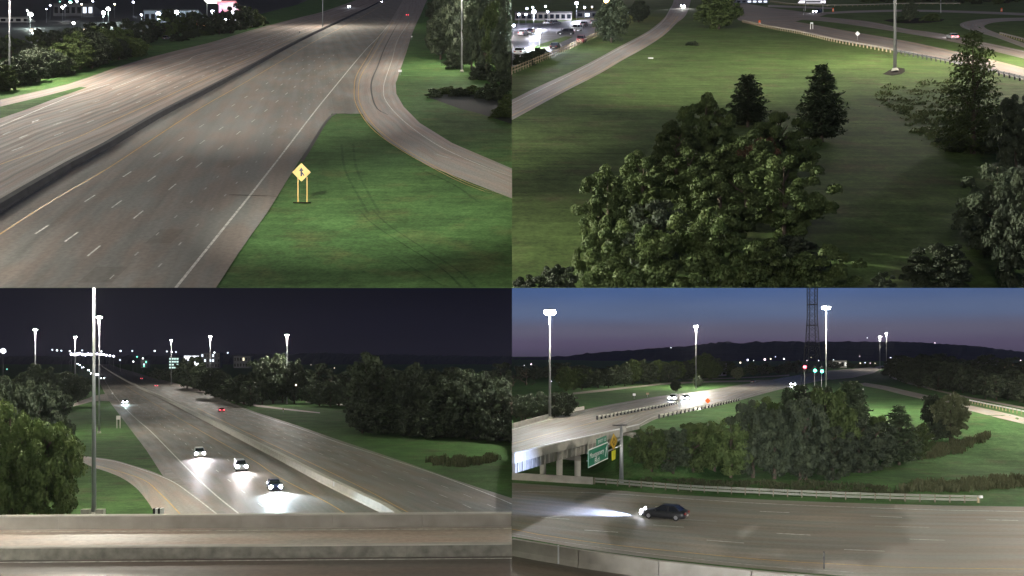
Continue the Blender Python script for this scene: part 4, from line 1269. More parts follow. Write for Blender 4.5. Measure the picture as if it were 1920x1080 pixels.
for i, (x, y, hp, wp, kind) in enumerate([
        (1325, 330, 160, 130, 'near'), (1268, 345, 120, 110, 'near'), (1460, 345, 145, 120, 'near'), (1400, 395, 150, 150, 'near'), (1205, 420, 140, 120, 'near'), (1290, 400, 130, 130, 'near'),
        (1350, 470, 160, 160, 'near'), (1470, 450, 170, 150, 'near'), (1140, 490, 185, 130, 'near'), (1420, 352, 100, 90, 'russet'), (1480, 540, 110, 130, 'dark'), (1230, 520, 150, 120, 'dark'),
        (1175, 590, 190, 170, 'near'), (1315, 595, 220, 210, 'near'), (1440, 615, 175, 150, 'near'), (1545, 615, 170, 150, 'near'), (1120, 560, 150, 90, 'near')]):
    where = ['top left', 'upper left', 'upper right', 'centre top', 'left shoulder', 'centre left', 'centre', 'right side', 'left edge', 'russet tinted top', 'dark right foot', 'dark inner left',
             'bottom left', 'broad bottom centre', 'bottom right of centre', 'bottom right end', 'lowest left edge'][i]
    tree(gp(q, x, y), hp / ppm(q, y), wp / ppm(q, y), kind, 'leafy tree at the %s of the big cluster on the lawn' % where, 'trees of the big cluster', y < 540, keepRB if y > 500 else None)
# brush patch left of the tall tree
def reeds(qf, poly, n, h, label, m, seed=1, wd=.10, lean_=.16):
    rs = np.random.RandomState(seed)
    xs = [p[0] for p in poly]; ys = [p[1] for p in poly]
    def inside(x, y):
        c = False; j = len(poly) - 1
        for i in range(len(poly)):
            if (poly[i][1] > y) != (poly[j][1] > y) and x < (poly[j][0] - poly[i][0]) * (y - poly[i][1]) / (poly[j][1] - poly[i][1]) + poly[i][0]: c = not c
            j = i
        return c
    v, f = [], []
    tufts = []
    while len(f) < n:
        if len(tufts) == 0 or rs.uniform() < .12:
            x, y = rs.uniform(min(xs), max(xs)), rs.uniform(min(ys), max(ys))
            if not inside(x, y): continue
            tufts = [qf(x, y), rs.uniform(.6, 1.25)]
        p = tufts[0] + Vector((rs.normal() * .35, rs.normal() * .35, 0)); a = rs.uniform(0, 6.28); hh = h * tufts[1] * rs.uniform(.6, 1.2); w = wd * (.6 + .4 * h)
        d = Vector((math.cos(a), math.sin(a), 0)) * w; lean = Vector((rs.normal() * lean_ * hh, rs.normal() * lean_ * hh, hh))
        k = len(v); v += [p - d - Vector((0, 0, .1)), p + d - Vector((0, 0, .1)), p + lean + d * .5, p + lean - d * .5]; f.append((k, k + 1, k + 2, k + 3))
    return stuff(mesh_obj('reeds', v, f, m), label, 'reeds')
reeds(lambda x, y: gp('TR', x, y), [(1640, 172), (1665, 156), (1700, 168), (1720, 150), (1790, 150), (1800, 200), (1815, 262), (1770, 285), (1740, 262), (1700, 240), (1690, 215), (1650, 198)], 3600, .20, 'rough yellow green brush on the lawn left of the tall open tree', mat_leaf('brush_leaf', (.09, .14, .05), (.17, .18, .08)), 7, .2, 1.1)
specs = [(1800, 286, 26, 60, 'bush'), (1850, 284, 22, 60, 'bushg'), (1780, 268, 18, 50, 'bush')]
tree_row(q, specs, 'low shrub', 'at the foot of the tall open tree', 'foot shrubs', cat='shrub')
specs = []
for i in range(18):
    x = 1620 + i * 18
    specs.append((x, rr.uniform(3, 8), rr.uniform(10, 20), rr.uniform(18, 34), rr.choice(['far', 'farg'])))
tree_row(q, specs, 'tree', 'in the far row along the top edge, upper right view', 'far trees of the upper right view')

# ================================================================== LOWER LEFT: highway by night seen over a bridge
def plain(name, x0, x1, m, hfun=None, nx=30, ny=90, Y0=30.0, Y1=6000.0):
    v, f = [], []
    for j in range(ny + 1):
        Y = Y0 * (Y1 / Y0) ** (j / ny)
        for i in range(nx + 1):
            u = ((x0 - 960) + (x1 - x0) * i / nx) / F
            X = u * Y
            v.append((X, Y, hfun(X, Y) if hfun else 0.0))
    for j in range(ny):
        for i in range(nx):
            a = j * (nx + 1) + i; f.append((a, a + 1, a + nx + 2, a + nx + 1))
    return struct(mesh_obj(name, v, f, m, smooth_=True))
plain('ground', -900, 960, G_BL, None, 10, 40)
plain('ground', 960, 2900, G_BR, zt, 150, 200)
q = 'B'
# highway: left edge, barrier, right edge
BB = [(775, 1000), (735, 968), (690, 945), (605, 903), (540, 868), (480, 837), (420, 806), (350, 770), (300, 745), (250, 722), (215, 702), (196, 690), (184, 681)]
LE = [(345, 1000), (330, 968), (318, 910), (300, 884), (275, 845), (250, 812), (222, 775), (205, 752), (195, 735), (188, 720), (183, 706), (179, 693), (172, 682)]
RE = [(1030, 1000), (960, 934), (903, 916), (855, 900), (755, 865), (630, 823), (555, 797), (480, 773), (400, 742), (330, 719), (270, 703), (225, 690), (205, 682)]
main = px(q, LE, .04)
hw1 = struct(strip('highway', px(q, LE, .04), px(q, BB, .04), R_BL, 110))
RE_c = [(960, 934), (903, 916), (855, 900), (755, 865), (630, 823), (555, 797), (480, 773), (400, 742), (330, 719), (270, 703), (225, 690), (205, 682)]
pts = px(q, BB[1:], .05) + list(reversed(px(q, RE_c, .05))) + px(q, [(959.9, 968)], .05)
hw2 = struct(poly_sheet('highway', pts, R_BL, (pts[3].x - pts[0].x, pts[3].y - pts[0].y)))
# ramps on the left
rl_u = [(60, 838), (137, 853), (175, 857), (215, 863), (250, 873), (285, 884), (318, 899), (360, 925), (410, 965), (425, 985)]
rl_l = [(60, 860), (137, 863), (175, 876), (220, 892), (252, 912), (275, 938), (290, 962), (296, 975), (300, 985), (305, 995)]
lramp = struct(strip('ramp_road', px(q, rl_u, .07), px(q, rl_l, .07), R_RAMP, 50))
pline(q, [(175, 859), (215, 865), (265, 880), (320, 901), (360, 928), (412, 968)], .10, .18, WHITE, lramp)
pline(q, [(175, 872), (220, 883), (270, 900), (300, 925), (325, 950), (343, 970)], .10, .18, YELLOW, lramp)
struct(poly_sheet('gore_pavement', px(q, [(307, 878), (318, 880), (345, 905), (400, 950), (470, 985), (300, 985), (318, 930), (310, 892)], .055), R_BL, (1, 1)))
pline(q, [(470, 985), (450, 965), (395, 920), (337, 864), (282, 808), (255, 785), (232, 762), (210, 735), (196, 712), (187, 696)], .075, .24, WHITE, hw1)
pline(q, [(672, 982), (655, 968), (610, 940), (520, 893), (480, 866), (430, 838), (380, 810), (320, 775), (270, 745), (225, 716), (200, 698)], .075, .2, YELLOW, hw1)
for k_, ph in ((.33, 1), (.66, 5)):
    A_ = [(470, 985), (395, 920), (337, 864), (282, 808), (232, 762), (205, 728)]
    B_ = [(672, 982), (580, 925), (500, 880), (430, 838), (350, 793), (290, 757)]
    pline(q, [(a[0] * (1 - k_) + b[0] * k_, a[1] * (1 - k_) + b[1] * k_) for a, b in zip(A_, B_)], .075, .16, WHITE, hw1, (3.1, 12.4, ph))
pline(q, [(959.9, 945), (920, 928), (855, 903), (800, 883), (720, 857), (630, 828), (555, 801), (480, 776), (420, 752)], .075, .2, WHITE, hw2)
A2 = [(959.9, 945), (900, 920), (800, 883), (720, 857), (630, 828), (555, 801), (480, 776), (400, 746)]
B2 = [(860, 985), (800, 955), (720, 920), (650, 885), (560, 845), (490, 813), (420, 782), (340, 747)]
for k_, ph in ((.25, 1), (.5, 5), (.75, 3)):
    pline(q, [(a[0] * (1 - k_) + b[0] * k_, a[1] * (1 - k_) + b[1] * k_) for a, b in zip(A2, B2)], .075, .15, WHITEF, hw2, (3.1, 9.0, ph))
pline(q, [(820, 985), (760, 958), (690, 920), (600, 876), (520, 838), (440, 800), (370, 765)], .075, .18, YELLOW, hw2)
# tar joints
for k in range(3):
    pline(q, [(170 + 0 * k, 735 + 6 * k), (230 + 12 * k, 734 + 7 * k)], .075, .3, TAR, hw1, name='tar_seam')
barrier(q, px(q, BB, .05), 'long pale concrete barrier running down the middle of the lower left highway', 1.05, 1.3, .8, CONC_L, step=7)
# pale side road on the right
sr = struct(strip('side_road', px(q, [(250, 700), (312, 714), (400, 738), (440, 748), (480, 758), (530, 765), (600, 773)], .06), px(q, [(250, 703), (312, 719), (400, 744), (440, 753), (480, 762), (530, 768), (600, 775)], .06), R_RAMP, 40))
sr2 = struct(strip('side_road', px(q, [(575, 752), (620, 755), (672, 760), (760, 768)], .06), px(q, [(572, 754), (620, 758), (672, 764), (760, 773)], .06), R_RAMP, 12))
wedge = struct(strip('side_road', px(q, [(125, 762), (150, 752), (178, 742), (200, 738)], .09), px(q, [(120, 766), (150, 759), (178, 752), (205, 752)], .09), R_RAMP, 12))
# bridge across the bottom
CONC_R = mat_plain('rough_concrete', (.20, .195, .165), .9, 0, .2, .42, 1.7, .8)
br_z = 6.5
yT, yB = 992.0, 1150.0
def bp(x, y, z=br_z): return gp(q, x, y, z)
Yn, Yf = bp(0, 1150).y, bp(0, 992).y
Lx = -70.0
TILT = .012
def bt(X): return 0.0
t = thing('road_bridge', 'road bridge crossing the bottom of the lower left view', 'bridge', (0, 0, 0))
def slab_box(name, X0, X1, Y0, Y1, z0, z1, m, parent, tilt=True):
    mb = MB()
    c = [(X0, Y0), (X1, Y0), (X1, Y1), (X0, Y1)]
    sk = lambda X, Y: Y + (X * .035 if tilt else 0)
    mb.v = [(x_, sk(x_, y_), z0) for x_, y_ in c] + [(x_, sk(x_, y_), z1) for x_, y_ in c]
    mb.f = [(3, 2, 1, 0), (4, 5, 6, 7), (0, 1, 5, 4), (1, 2, 6, 5), (2, 3, 7, 6), (3, 0, 4, 7)]
    me_uv = [((v[0]), (v[1])) for v in mb.v]
    return mesh_obj(name, mb.v, mb.f, m, parent, uvs=me_uv)
def YD(y): return bp(0, y).y + 1.2
slab_box('deck', Lx, -.02, 34, YD(993), br_z - 1.2, br_z, R_DECK, t)
slab_box('lower_roadway', Lx, -.02, 34, YD(1052), br_z + .004, br_z + .03, R_DECK2, t)
k = 0
Xs = Lx
while Xs < -.1:
    Xe = min(-.02, Xs + 7.0)
    slab_box('parapet_panel', Xs + .008, Xe - .008, YD(993), YD(993) + .45, br_z - 1.2, br_z + .98, CONC, t)
    slab_box('coping', Xs + .008, Xe - .008, YD(993) - .06, YD(993) + .51, br_z + .983, br_z + 1.08, CONC_L, t)
    slab_box('median_wall', Xs + .005, Xe - .005, YD(1052), YD(1052) + .5, br_z + .035, br_z + .80, CONC_R, t)
    slab_box('median_coping', Xs + .005, Xe - .005, YD(1052) - .04, YD(1052) + .54, br_z + .803, br_z + .88, CONC_L, t)
    Xs += 7.0
for yy, m_ in ((997, WHITE), (1027, WHITEF), (1056, WHITE), (1100, YELLOW)):
    slab_box('lane_line', Lx, -.02, YD(yy) - .08, YD(yy) + .08, br_z + (.034 if yy > 1050 else .004), br_z + (.045 if yy > 1050 else .012), m_, t)
for X in (-10, -24, -38, -52): MB().tube((X, 48, 0), (X, 48, br_z - 1.2), .6, .6, 14).build('column', CONC, t)
# masts of the lower left
mast(gp(q, 176, 967), 33, 'nearest light mast with a thick grey pole rising through the lower left view', 60000, r=.27)
def fmast(x, ytop, yb, label, P, big=1.0, r=.22):
    big *= .62
    h = (yb - ytop) / (F / gp(q, x, yb).y)
    return mast(gp(q, x, yb), h + .3, label, P, r=r, n=6, ring=.50, big=big, color=(1, .95, .86))
fmast(186, 593, 812, 'light mast right behind the nearest pole with a star bright head', 42000, 1.2)
fmast(66, 617, 765, 'light mast above the left trees', 46000, 1.1)
fmast(141, 631, 735, 'light mast above the queue of distant headlights', 30000, 1.4)
fmast(321, 637, 724, 'light mast left of the lit white building', 30000, 1.2)
fmast(394, 630, 738, 'light mast right of the lit white building', 38000, 1.3)
fmast(538, 627, 757, 'light mast standing on the right verge with a bright star head', 46000, 1.25)
mast(Vector((-60, 60, 0)), 32, 'added light mast beyond the left edge of the lower left view', 50000)  # mast added out of view for more light on the left
mast(Vector((-22, 14, 0)), 22.5, 'added light mast beside the bridge behind the camera', 30000)  # unseen mast added to light the bridge
# cabinet at the foot of the near mast
t = thing('utility_cabinet', 'pale utility cabinets at the foot of the nearest mast', 'cabinet', gp(q, 177, 969))
for dx in (-.9, .9): MB().box((dx, -.3, .5), (1.0, .6, 1.0)).build('cabinet_box', CONC_L, t)
# crash cushion at gore
t = thing('crash_cushion', 'black and white striped crash cushion at the end of the ramp wedge', 'crash cushion', gp(q, 297, 968))
for i in range(4): MB().box((-.45 + i * .3, 0, .5), (.28, .5, 1.0)).build('panel', SIGN_W if i % 2 else BLACK, t)
# vehicles
def bl_car(x, y, x2, y2, *a, **k): return car(gp(q, x, y, .05), gp(q, x2, y2, .05), *a, **k)
bl_car(514, 917, 556, 975, 'sedan', 'dark blue', 'nearest oncoming car with round white headlights above the bridge', head=True, power=30000, lcol=(.72, .88, 1), aim=7, spot=95)
bl_car(451, 881, 490, 930, 'suv', 'silver', 'middle one of the three near oncoming cars', head=True, power=10000, lcol=(1, .93, .92), aim=5, spot=90)
bl_car(374, 856, 402, 905, 'suv', 'white', 'left one of the three near oncoming cars, beside the white edge line', head=True, power=20000, lcol=(1, .93, .98), aim=5, spot=90)
bl_car(234, 757, 252, 785, 'suv', 'silver', 'lone oncoming car near the tip of the grass wedge', head=True, power=9000, lcol=(.72, .90, 1), aim=6)
bl_car(415, 772, 405, 766, 'sedan', 'dark red', 'nearest car driving away with red tail lights', tail=True, power=0)
bl_car(293, 725, 285, 719, 'sedan', 'grey', 'second car driving away with red tail lights', tail=True)
bl_car(265, 711, 258, 706, 'sedan', 'black', 'farthest car driving away with red tail lights', tail=True)
bl_car(192, 711, 198, 716, 'bus', 'black', 'dark bus at the head of the distant queue', head=True)
for i, (x, y) in enumerate([(172, 702), (182, 704), (166, 696), (155, 690), (150, 686), (145, 683), (141, 680), (136, 673)]):
    bl_car(x, y, x + 3, y + 6, 'suv', rr.choice(['white', 'silver', 'black']), '%s set of glaring headlights from the %s in the distant queue' % (ORD[i], 'front'), head=True, scale=1.25, group='queue of distant oncoming cars', power=2500)
# strings of far street lamps
DOTQ = mat_emit('far_lamp_violet', (.82, .80, 1), 7.0)
pts = [(134 + i * 5.2, 664 + (i % 3) * .6 - (1 if i in (2, 3) else 0)) for i in range(9)] + [(182, 663.5), (189, 664.2), (194, 664.6), (199.5, 666), (206, 667), (213, 668)]
for i, (x, y) in enumerate(pts): dot('B', x, y, '%s lamp from the left in the string of violet lights' % ORD[i], DOTQ, 1.5 if i < 9 else 1.15, 900, 'string of violet street lights')
mb = [(6, 658), (98, 656), (107, 657), (115, 657.5), (131, 658.5), (154, 657), (190, 659), (226, 658), (248, 658), (257, 669), (250, 678), (225, 675), (290, 658), (313, 659), (322, 660), (330, 660), (402, 661), (427, 661.5), (13, 692), (15, 713), (270, 683), (268, 672)]
for i, (x, y) in enumerate(sorted(mb)):
    dot('B', x, y, '%s tiny town light from the left along the lower left horizon' % ORD[i], DOT_G if x in (257, 13) else (LITW if i % 2 else DOT_W), 1.0 if x not in (13, 15) else .22, 950 if x > 20 else 300, 'town lights on the lower left horizon')
for i, (x, y, Y, sz) in enumerate([(555, 722, 330, .55), (583, 684, 900, .5), (598, 687, 900, .9), (603, 687, 900, .6), (627, 690, 900, .7), (695, 700, 700, 1.1), (775, 700, 700, .6), (824, 709, 650, .5), (844, 704, 650, .7)]):
    dot('B', x, y, '%s scattered house light from the left in the dark land right of the masts' % ORD[i], DOT_WW, sz * .7, Y, 'scattered house lights')
# buildings
WB = mat_emit('lit_glass_front', (.80, .88, 1), 1.0)
block(q, 317, 335, 692, 22, 16, 'lit office building with bands of greenish windows', WALLD, 4, .95, 4, winm=mat_emit('lit_green_window', (.65, 1, .9), 1.0), frac=.85)
block(q, 345, 373, 688, 22, 16, 'wide bright white lit building right of the office', WALLD, 5, 1.0, 2, winm=mat_emit('lit_white_window', (.88, .92, 1), 1.9), frac=.92, wz=(.1, .9))
block(q, 377, 412, 690, 28, 12, 'flat building with a thin lit parapet right of the bright one', WALLD, 7, .2, 3)
block(q, 438, 470, 690, 22, 12, 'dark low building with two lights among the trees', WALLD, 6, .3, 2, winm=LITY)
block(q, 264, 276, 690, 15, 10, 'small dark building with a green light in the centre distance', WALLD, 3, .4, 2, winm=DOT_G)
# signs of the lower left
t = thing('road_sign', 'white over red road sign at the edge of the left trees', 'road sign', gp(q, 124, 758))
s = F / gp(q, 124, 758).y
MB().box((0, .05, 1.8), (.12, .06, 3.6)).build('post', GALV, t); MB().box((0, 0, 3.2), (6 / s, .05, 6 / s)).build('white_panel', SIGN_W, t); MB().box((0, 0, 3.2 - 7 / s), (6 / s, .05, 6 / s)).build('red_panel', mat_plain('red_sign', (.5, .02, .02)), t)
t = thing('road_sign', 'back of a large road sign on two legs at the grass wedge', 'road sign', gp(q, 222, 803))
s = F / gp(q, 222, 803).y
MB().box((0, 0, 20 / s), (8 / s, .06, 7 / s)).build('sign_panel', CONC_L, t)
for dx in (-3, 3): MB().box((dx / s, .06, 9 / s), (.2, .1, 20 / s)).build('leg', CONC_L, t)
marker('B', 531, 773, 1.3, 'short brown marker post on the right verge beside the pale side road', TIMBER, .4)
marker('B', 211, 742, 1.5, 'pale delineator post at the tip of the left gore', SIGN_W, .7)
marker('B', 626, 906, 0.01, 'x', SIGN_W) if False else None
t = thing('reflector_post', 'thin pale reflector on top of the middle barrier', 'marker post', gp(q, 626, 912, 1.05)); MB().box((0, 0, .35), (.12, .12, .7)).build('post', SIGN_W, t)
# trees of the lower left
def rowspec(x0, x1, yb0, yb1, hp, wp, step, kinds, jy=4):
    out = []; x = x0
    while x < x1:
        f_ = (x - x0) / max(1, (x1 - x0))
        out.append((x + rr.uniform(-3, 3), yb0 + (yb1 - yb0) * f_ + rr.uniform(-jy, jy), rr.uniform(*hp), rr.uniform(*wp), rr.choice(kinds)))
        x += step
    return out
tree_row(q, rowspec(-40, 120, 770, 762, (64, 92), (60, 84), 26, ['dark', 'tall', 'round'], 8), 'tree', 'in the back row left of the queue', 'back trees of the lower left view')
tree_row(q, [(120, 765, 76, 60, 'dark'), (146, 754, 58, 44, 'dark'), (158, 744, 38, 26, 'dark'), (95, 800, 90, 80, 'dark'), (50, 800, 100, 90, 'dark'), (5, 810, 110, 100, 'tall')], 'tree', 'in the middle rows of the left wood', 'middle trees of the lower left view')
tree_row(q, [(20, 985, 250, 150, 'nearg'), (85, 985, 215, 130, 'nearg'), (-20, 930, 240, 130, 'neard'), (60, 930, 230, 120, 'neard'), (110, 900, 130, 60, 'neard'), (112, 960, 120, 60, 'nearg')], 'big tree', 'in the front of the left wood by the bridge', 'front trees of the lower left view')
tree_row(q, rowspec(352, 480, 728, 768, (40, 66), (44, 66), 13, ['dark', 'far', 'tall'], 3), 'tree', 'in the wood behind the side road', 'side road trees')
tree_row(q, rowspec(282, 350, 708, 722, (16, 26), (18, 28), 9, ['far'], 2), 'small tree', 'in the far wood below the lit buildings', 'far side road trees')
tree_row(q, [(492, 758, 90, 56, 'dark'), (512, 757, 98, 60, 'dark'), (530, 755, 92, 50, 'tall'), (552, 757, 88, 46, 'dark'), (566, 752, 66, 30, 'dark')], 'tree', 'in the tall grey clump round the verge mast', 'clump round the verge mast')
tree_row(q, rowspec(585, 670, 758, 764, (36, 56), (40, 56), 17, ['dark', 'far'], 3), 'tree', 'in the low dark wood behind the verge meadow', 'meadow trees')
keepL2 = lambda X, Y, Z: X < -.03
tree_row(q, rowspec(690, 985, 800, 826, (95, 140), (95, 130), 27, ['dark', 'tall', 'dark'], 7), 'tree', 'in the black wood right of the carriageways', 'black wood trees', keep=keepL2)
tree_row(q, rowspec(680, 985, 812, 832, (50, 75), (60, 80), 30, ['bush', 'dark'], 3), 'bushy tree', 'along the front edge of the black wood', 'front trees of the black wood', keep=keepL2)
tree_row(q, rowspec(600, 985, 745, 748, (46, 66), (60, 90), 24, ['dark', 'far'], 4), 'tree', 'in the far dark wood beyond the meadow', 'far dark wood trees', keep=keepL2)
# reed patches
reeds(lambda x, y: gp('B', x, y), [(792, 866), (830, 862), (880, 865), (925, 858), (940, 862), (900, 872), (860, 877), (815, 872)], 1800, 1.0, 'dry brown reed patch in the meadow left of the lower centre', REED)

# ================================================================== LOWER RIGHT: overpass, wood and highway at dusk
keepR2 = lambda X, Y, Z: X > .03
# ridge on the horizon
def ridge(name, prof, Y, m, seed, depth=1400, y_cut=690):
    rs = np.random.RandomState(seed)
    xs = [p[0] for p in prof]
    n = 220; rows = 7
    v, f = [], []
    for j in range(rows):
        Yj = Y - depth + depth * j / (rows - 1)
        for i in range(n):
            x = xs[0] + (xs[-1] - xs[0]) * i / (n - 1)
            yp = np.interp(x, xs, [p[1] for p in prof])
            H_ = CZ + (665 - yp) / F * Y
            z = H_ * smooth(j / (rows - 1)) * (1 if j < rows - 1 else 1) + (rs.normal() * 2.2 * (j / rows) if j else 0)
            X = (x - 960) * Yj / F
            v.append((X, Yj, z - (3 if j == 0 else 0)))
    b0 = len(v)
    for i in range(n):
        x = xs[0] + (xs[-1] - xs[0]) * i / (n - 1); v.append(((x - 960) * (Y + 400) / F, Y + 400, 0))
    for j in range(rows):
        for i in range(n - 1):
            a = j * n + i; f.append((a, a + 1, a + n + 1, a + n))
    return struct(mesh_obj(name, v, f, m, smooth_=False))
HILLM = mat_plain('wooded_hillside', (.060, .050, .075), .95, 0, .05, .35, .02, .5)
ridge('hills', [(960.5, 672), (1060, 668), (1120, 661), (1200, 655), (1250, 651), (1310, 647), (1352, 641), (1362, 640), (1380, 644), (1450, 640), (1520, 641), (1600, 640), (1700, 641), (1760, 644), (1830, 649), (1880, 655), (1920, 660), (2100, 668), (2500, 670)], 3000, HILLM, 3)
ridge('hills', [(-200, 668), (300, 667), (480, 664), (600, 662), (700, 664), (800, 666), (900, 668), (959.5, 668)], 3000, mat_plain('night_hillside', (.02, .02, .025), .95), 4)
# upper road on the embankment
def u6(pts, z=6.05): return px('B', pts, z)
up_u = [(960, 803), (1035, 783), (1085, 770), (1135, 760), (1185, 751), (1235, 743), (1310, 734), (1385, 722), (1435, 714), (1480, 706), (1520, 700), (1560, 697)]
up_l = [(960, 860), (1035, 841), (1110, 824), (1190, 804), (1235, 784), (1285, 773), (1330, 764), (1385, 751), (1440, 736), (1490, 724), (1550, 712), (1600, 704)]
upr = struct(strip('ramp_road', u6(up_u), u6(up_l), R_UP, 90))
pline('B', [(a, b + 2.5) for a, b in up_u[:-2]], 6.09, .18, WHITE, upr)
pline('B', [(1000, 846), (1110, 819), (1190, 799), (1235, 779), (1330, 759), (1385, 746), (1440, 731), (1490, 719)], 6.09, .18, WHITE, upr)
pline('B', [(960, 832), (1035, 812), (1110, 793), (1180, 777), (1260, 762), (1330, 750), (1420, 730)], 6.09, .16, YELLOW, upr)
struct(poly_sheet('intersection', u6([(1500, 703), (1540, 696), (1590, 692), (1640, 688), (1652, 691), (1640, 699), (1600, 708), (1560, 712)], 6.12), R_RAMP, (1, .3)))
struct(strip('road', u6([(1590, 692), (1640, 688), (1680, 680), (1700, 676)], 6.10), u6([(1620, 703), (1655, 692), (1690, 684), (1710, 679)], 6.10), R_RAMP, 16))
struct(strip('far_road', u6([(1074, 736), (1130, 730), (1190, 724), (1260, 717), (1340, 714), (1400, 713), (1450, 712)], 6.05), u6([(1074, 740), (1130, 734), (1190, 727), (1260, 720), (1340, 717), (1400, 716), (1450, 715)], 6.05), R_RAMP, 40))
struct(strip('far_road', u6([(1250, 712), (1340, 709), (1420, 706), (1480, 702)], 6.05), u6([(1250, 714), (1340, 711), (1420, 708), (1480, 705)], 6.05), R_RAMP, 20))
# road down the right side
rrd = struct(strip('side_road', [gr(x, y, .12) for x, y in [(1622, 718), (1660, 724), (1700, 733), (1740, 742), (1780, 752), (1815, 760), (1870, 772), (1920, 784), (2000, 805)]],
      [gr(x, y, .12) for x, y in [(1600, 721), (1650, 730), (1690, 740), (1738, 751), (1775, 760), (1815, 770), (1870, 784), (1920, 796), (2000, 820)]], R_RAMP, 80))
pth = struct(strip('path', [gr(x, y, .12) for x, y in [(1664, 697), (1668, 706), (1690, 716), (1740, 730), (1800, 744), (1860, 756), (1920, 768)]],
      [gr(x, y, .12) for x, y in [(1668, 697), (1672, 705), (1696, 714), (1742, 727), (1800, 741), (1860, 753), (1920, 764)]], R_RAMP, 60))
rail_line([gr(x, y, .05) for x, y in [(1818, 756), (1860, 765), (1920, 778), (1990, 796)]], 'white guardrail along the side road at the right edge', h=1.0, rail_m=SIGN_W, spacing=3)
# bridge: girders, parapet, columns
A = u6([(960.1, 858)], 6.0)[0]; 
edge = resample([u6([(960.1, 862)], 6.0)[0], u6([(1035, 842)], 6.0)[0], u6([(1110, 825)], 6.0)[0], u6([(1196, 804)], 6.0)[0]], 14)
back = resample([u6([(960.1, 803)], 6.0)[0], u6([(1000, 792)], 6.0)[0], u6([(1050, 778)], 6.0)[0], u6([(1096, 768)], 6.0)[0]], 14)
t = thing('overpass', 'concrete overpass with white parapet and round columns over the lower right highway', 'bridge', (0, 0, 0))
mb = MB()
for i in range(13):
    a, b, c, d = edge[i], edge[i + 1], back[i + 1], back[i]
    dz = Vector((0, 0, -.5)); up_ = Vector((0, 0, -.05))
    k = len(mb.v); mb.v += [tuple(p + up_) for p in (a, b, c, d)] + [tuple(p + dz) for p in (a, b, c, d)]
    mb.f += [(k, k + 1, k + 2, k + 3), (k + 7, k + 6, k + 5, k + 4), (k, k + 4, k + 5, k + 1), (k + 2, k + 6, k + 7, k + 3)]
mb.f += [(0, 3, 7, 4)]
mb.build('deck', CONC, t)
def along(P, off, z0, z1, th, m, name, gap=.0):
    out = []
    for i in range(len(P) - 1):
        a, b = P[i], P[i + 1]; d = (b - a).normalized(); a2 = a + d * gap; b2 = b - d * gap
        if i == 0: a2 = a + d * .02
        n_ = Vector((d.y, -d.x, 0))
        a2 = a2 + n_ * off; b2 = b2 + n_ * off
        if b2.x < .1: continue
        if a2.x < .03: a2 = a2.lerp(b2, (.03 - a2.x) / (b2.x - a2.x))
        mb = MB(); mb.v = [tuple(p) for p in (a2 + Vector((0, 0, z0)), b2 + Vector((0, 0, z0)), b2 + n_ * th + Vector((0, 0, z0)), a2 + n_ * th + Vector((0, 0, z0)),
                                             a2 + Vector((0, 0, z1)), b2 + Vector((0, 0, z1)), b2 + n_ * th + Vector((0, 0, z1)), a2 + n_ * th + Vector((0, 0, z1)))]
        mb.f = [(3, 2, 1, 0), (4, 5, 6, 7), (0, 1, 5, 4), (1, 2, 6, 5), (2, 3, 7, 6), (3, 0, 4, 7)]
        out.append(mb.build(name, m, t))
    return out
along(edge, .0, -.5, .75, .35, CONC_L, 'parapet_panel', .02)
along(edge, -.05, .76, .90, .45, SIGN_W, 'parapet_rail', .02)
along(back, -.4, -.5, .85, .35, CONC_L, 'parapet_panel', .02)
for off in (-.4, -3.6, -7.0, -10.5, -14.0, -18.0): along(edge, off, -1.9, -.52, .45, CONC, 'girder', .01)
# stiffener ribs on the outer girder
e2 = resample(edge, 34)
for i in range(33):
    d = (e2[i + 1] - e2[i]).normalized(); n_ = Vector((d.y, -d.x, 0))
    p = e2[i] + n_ * .12
    if p.x < .3: continue
    MB().box((p.x, p.y, p.z - 1.2), (.22, .22, 1.35), math.atan2(d.y, d.x)).build('girder_rib', CONC_L, t)
for (x, y) in ((1083, 900), (1049, 893), (1018, 893)):
    p = gp('B', x, y); MB().tube((p.x, p.y, 0), (p.x, p.y, 3.7), .52, .52, 16).build('column', CONC_L, t)
pc = [gp('B', 1088, 903), gp('B', 1005, 893)]
MB().prism([Vector((pc[0].x, pc[0].y - .6, 3.3)), Vector((pc[1].x, pc[1].y - .6, 3.3)), Vector((pc[1].x, pc[1].y - .6, 4.1)), Vector((pc[0].x, pc[0].y - .6, 4.1))], (0, 1.2, 0)).build('pier_cap', CONC, t)
pa = Vector((21.5, 152, 0)); MB().box((20.5, 156, 3.0), (2.5, 16, 6.0), .2).build('abutment', CONC, t)
# road cut under the bridge and lower highway
LRE = [(959.9, 905), (1060, 912), (1150, 919), (1240, 926), (1350, 932), (1440, 937), (1600, 943), (1750, 947), (1920, 950), (2200, 956)]
LRN = [(959.9, 1006), (1020, 1016), (1100, 1030), (1200, 1043), (1300, 1054), (1440, 1068), (1560, 1078), (1700, 1088), (1920, 1100), (2200, 1112)]
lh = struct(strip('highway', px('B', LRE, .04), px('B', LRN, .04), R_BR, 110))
pline('B', [(960, 921), (1090, 923), (1168, 927), (1300, 936), (1440, 944.5), (1600, 951), (1750, 956), (1920, 959)], .075, .24, WHITE, lh)
pline('B', [(960, 992), (1015, 1003), (1120, 1018), (1240, 1031), (1440, 1050), (1600, 1059), (1700, 1064), (1920, 1067)], .075, .20, YELLOW, lh)
pline('B', [(960, 1000), (1040, 1014), (1160, 1031), (1240, 1041), (1440, 1062), (1600, 1073)], .075, .14, WHITEF, lh)
pline('B', [(1200, 948), (1440, 959.5), (1560, 964), (1670, 969), (1790, 973), (1920, 976)], .075, .28, WHITE, lh, (3.6, 6.6 * 2.0, 2))
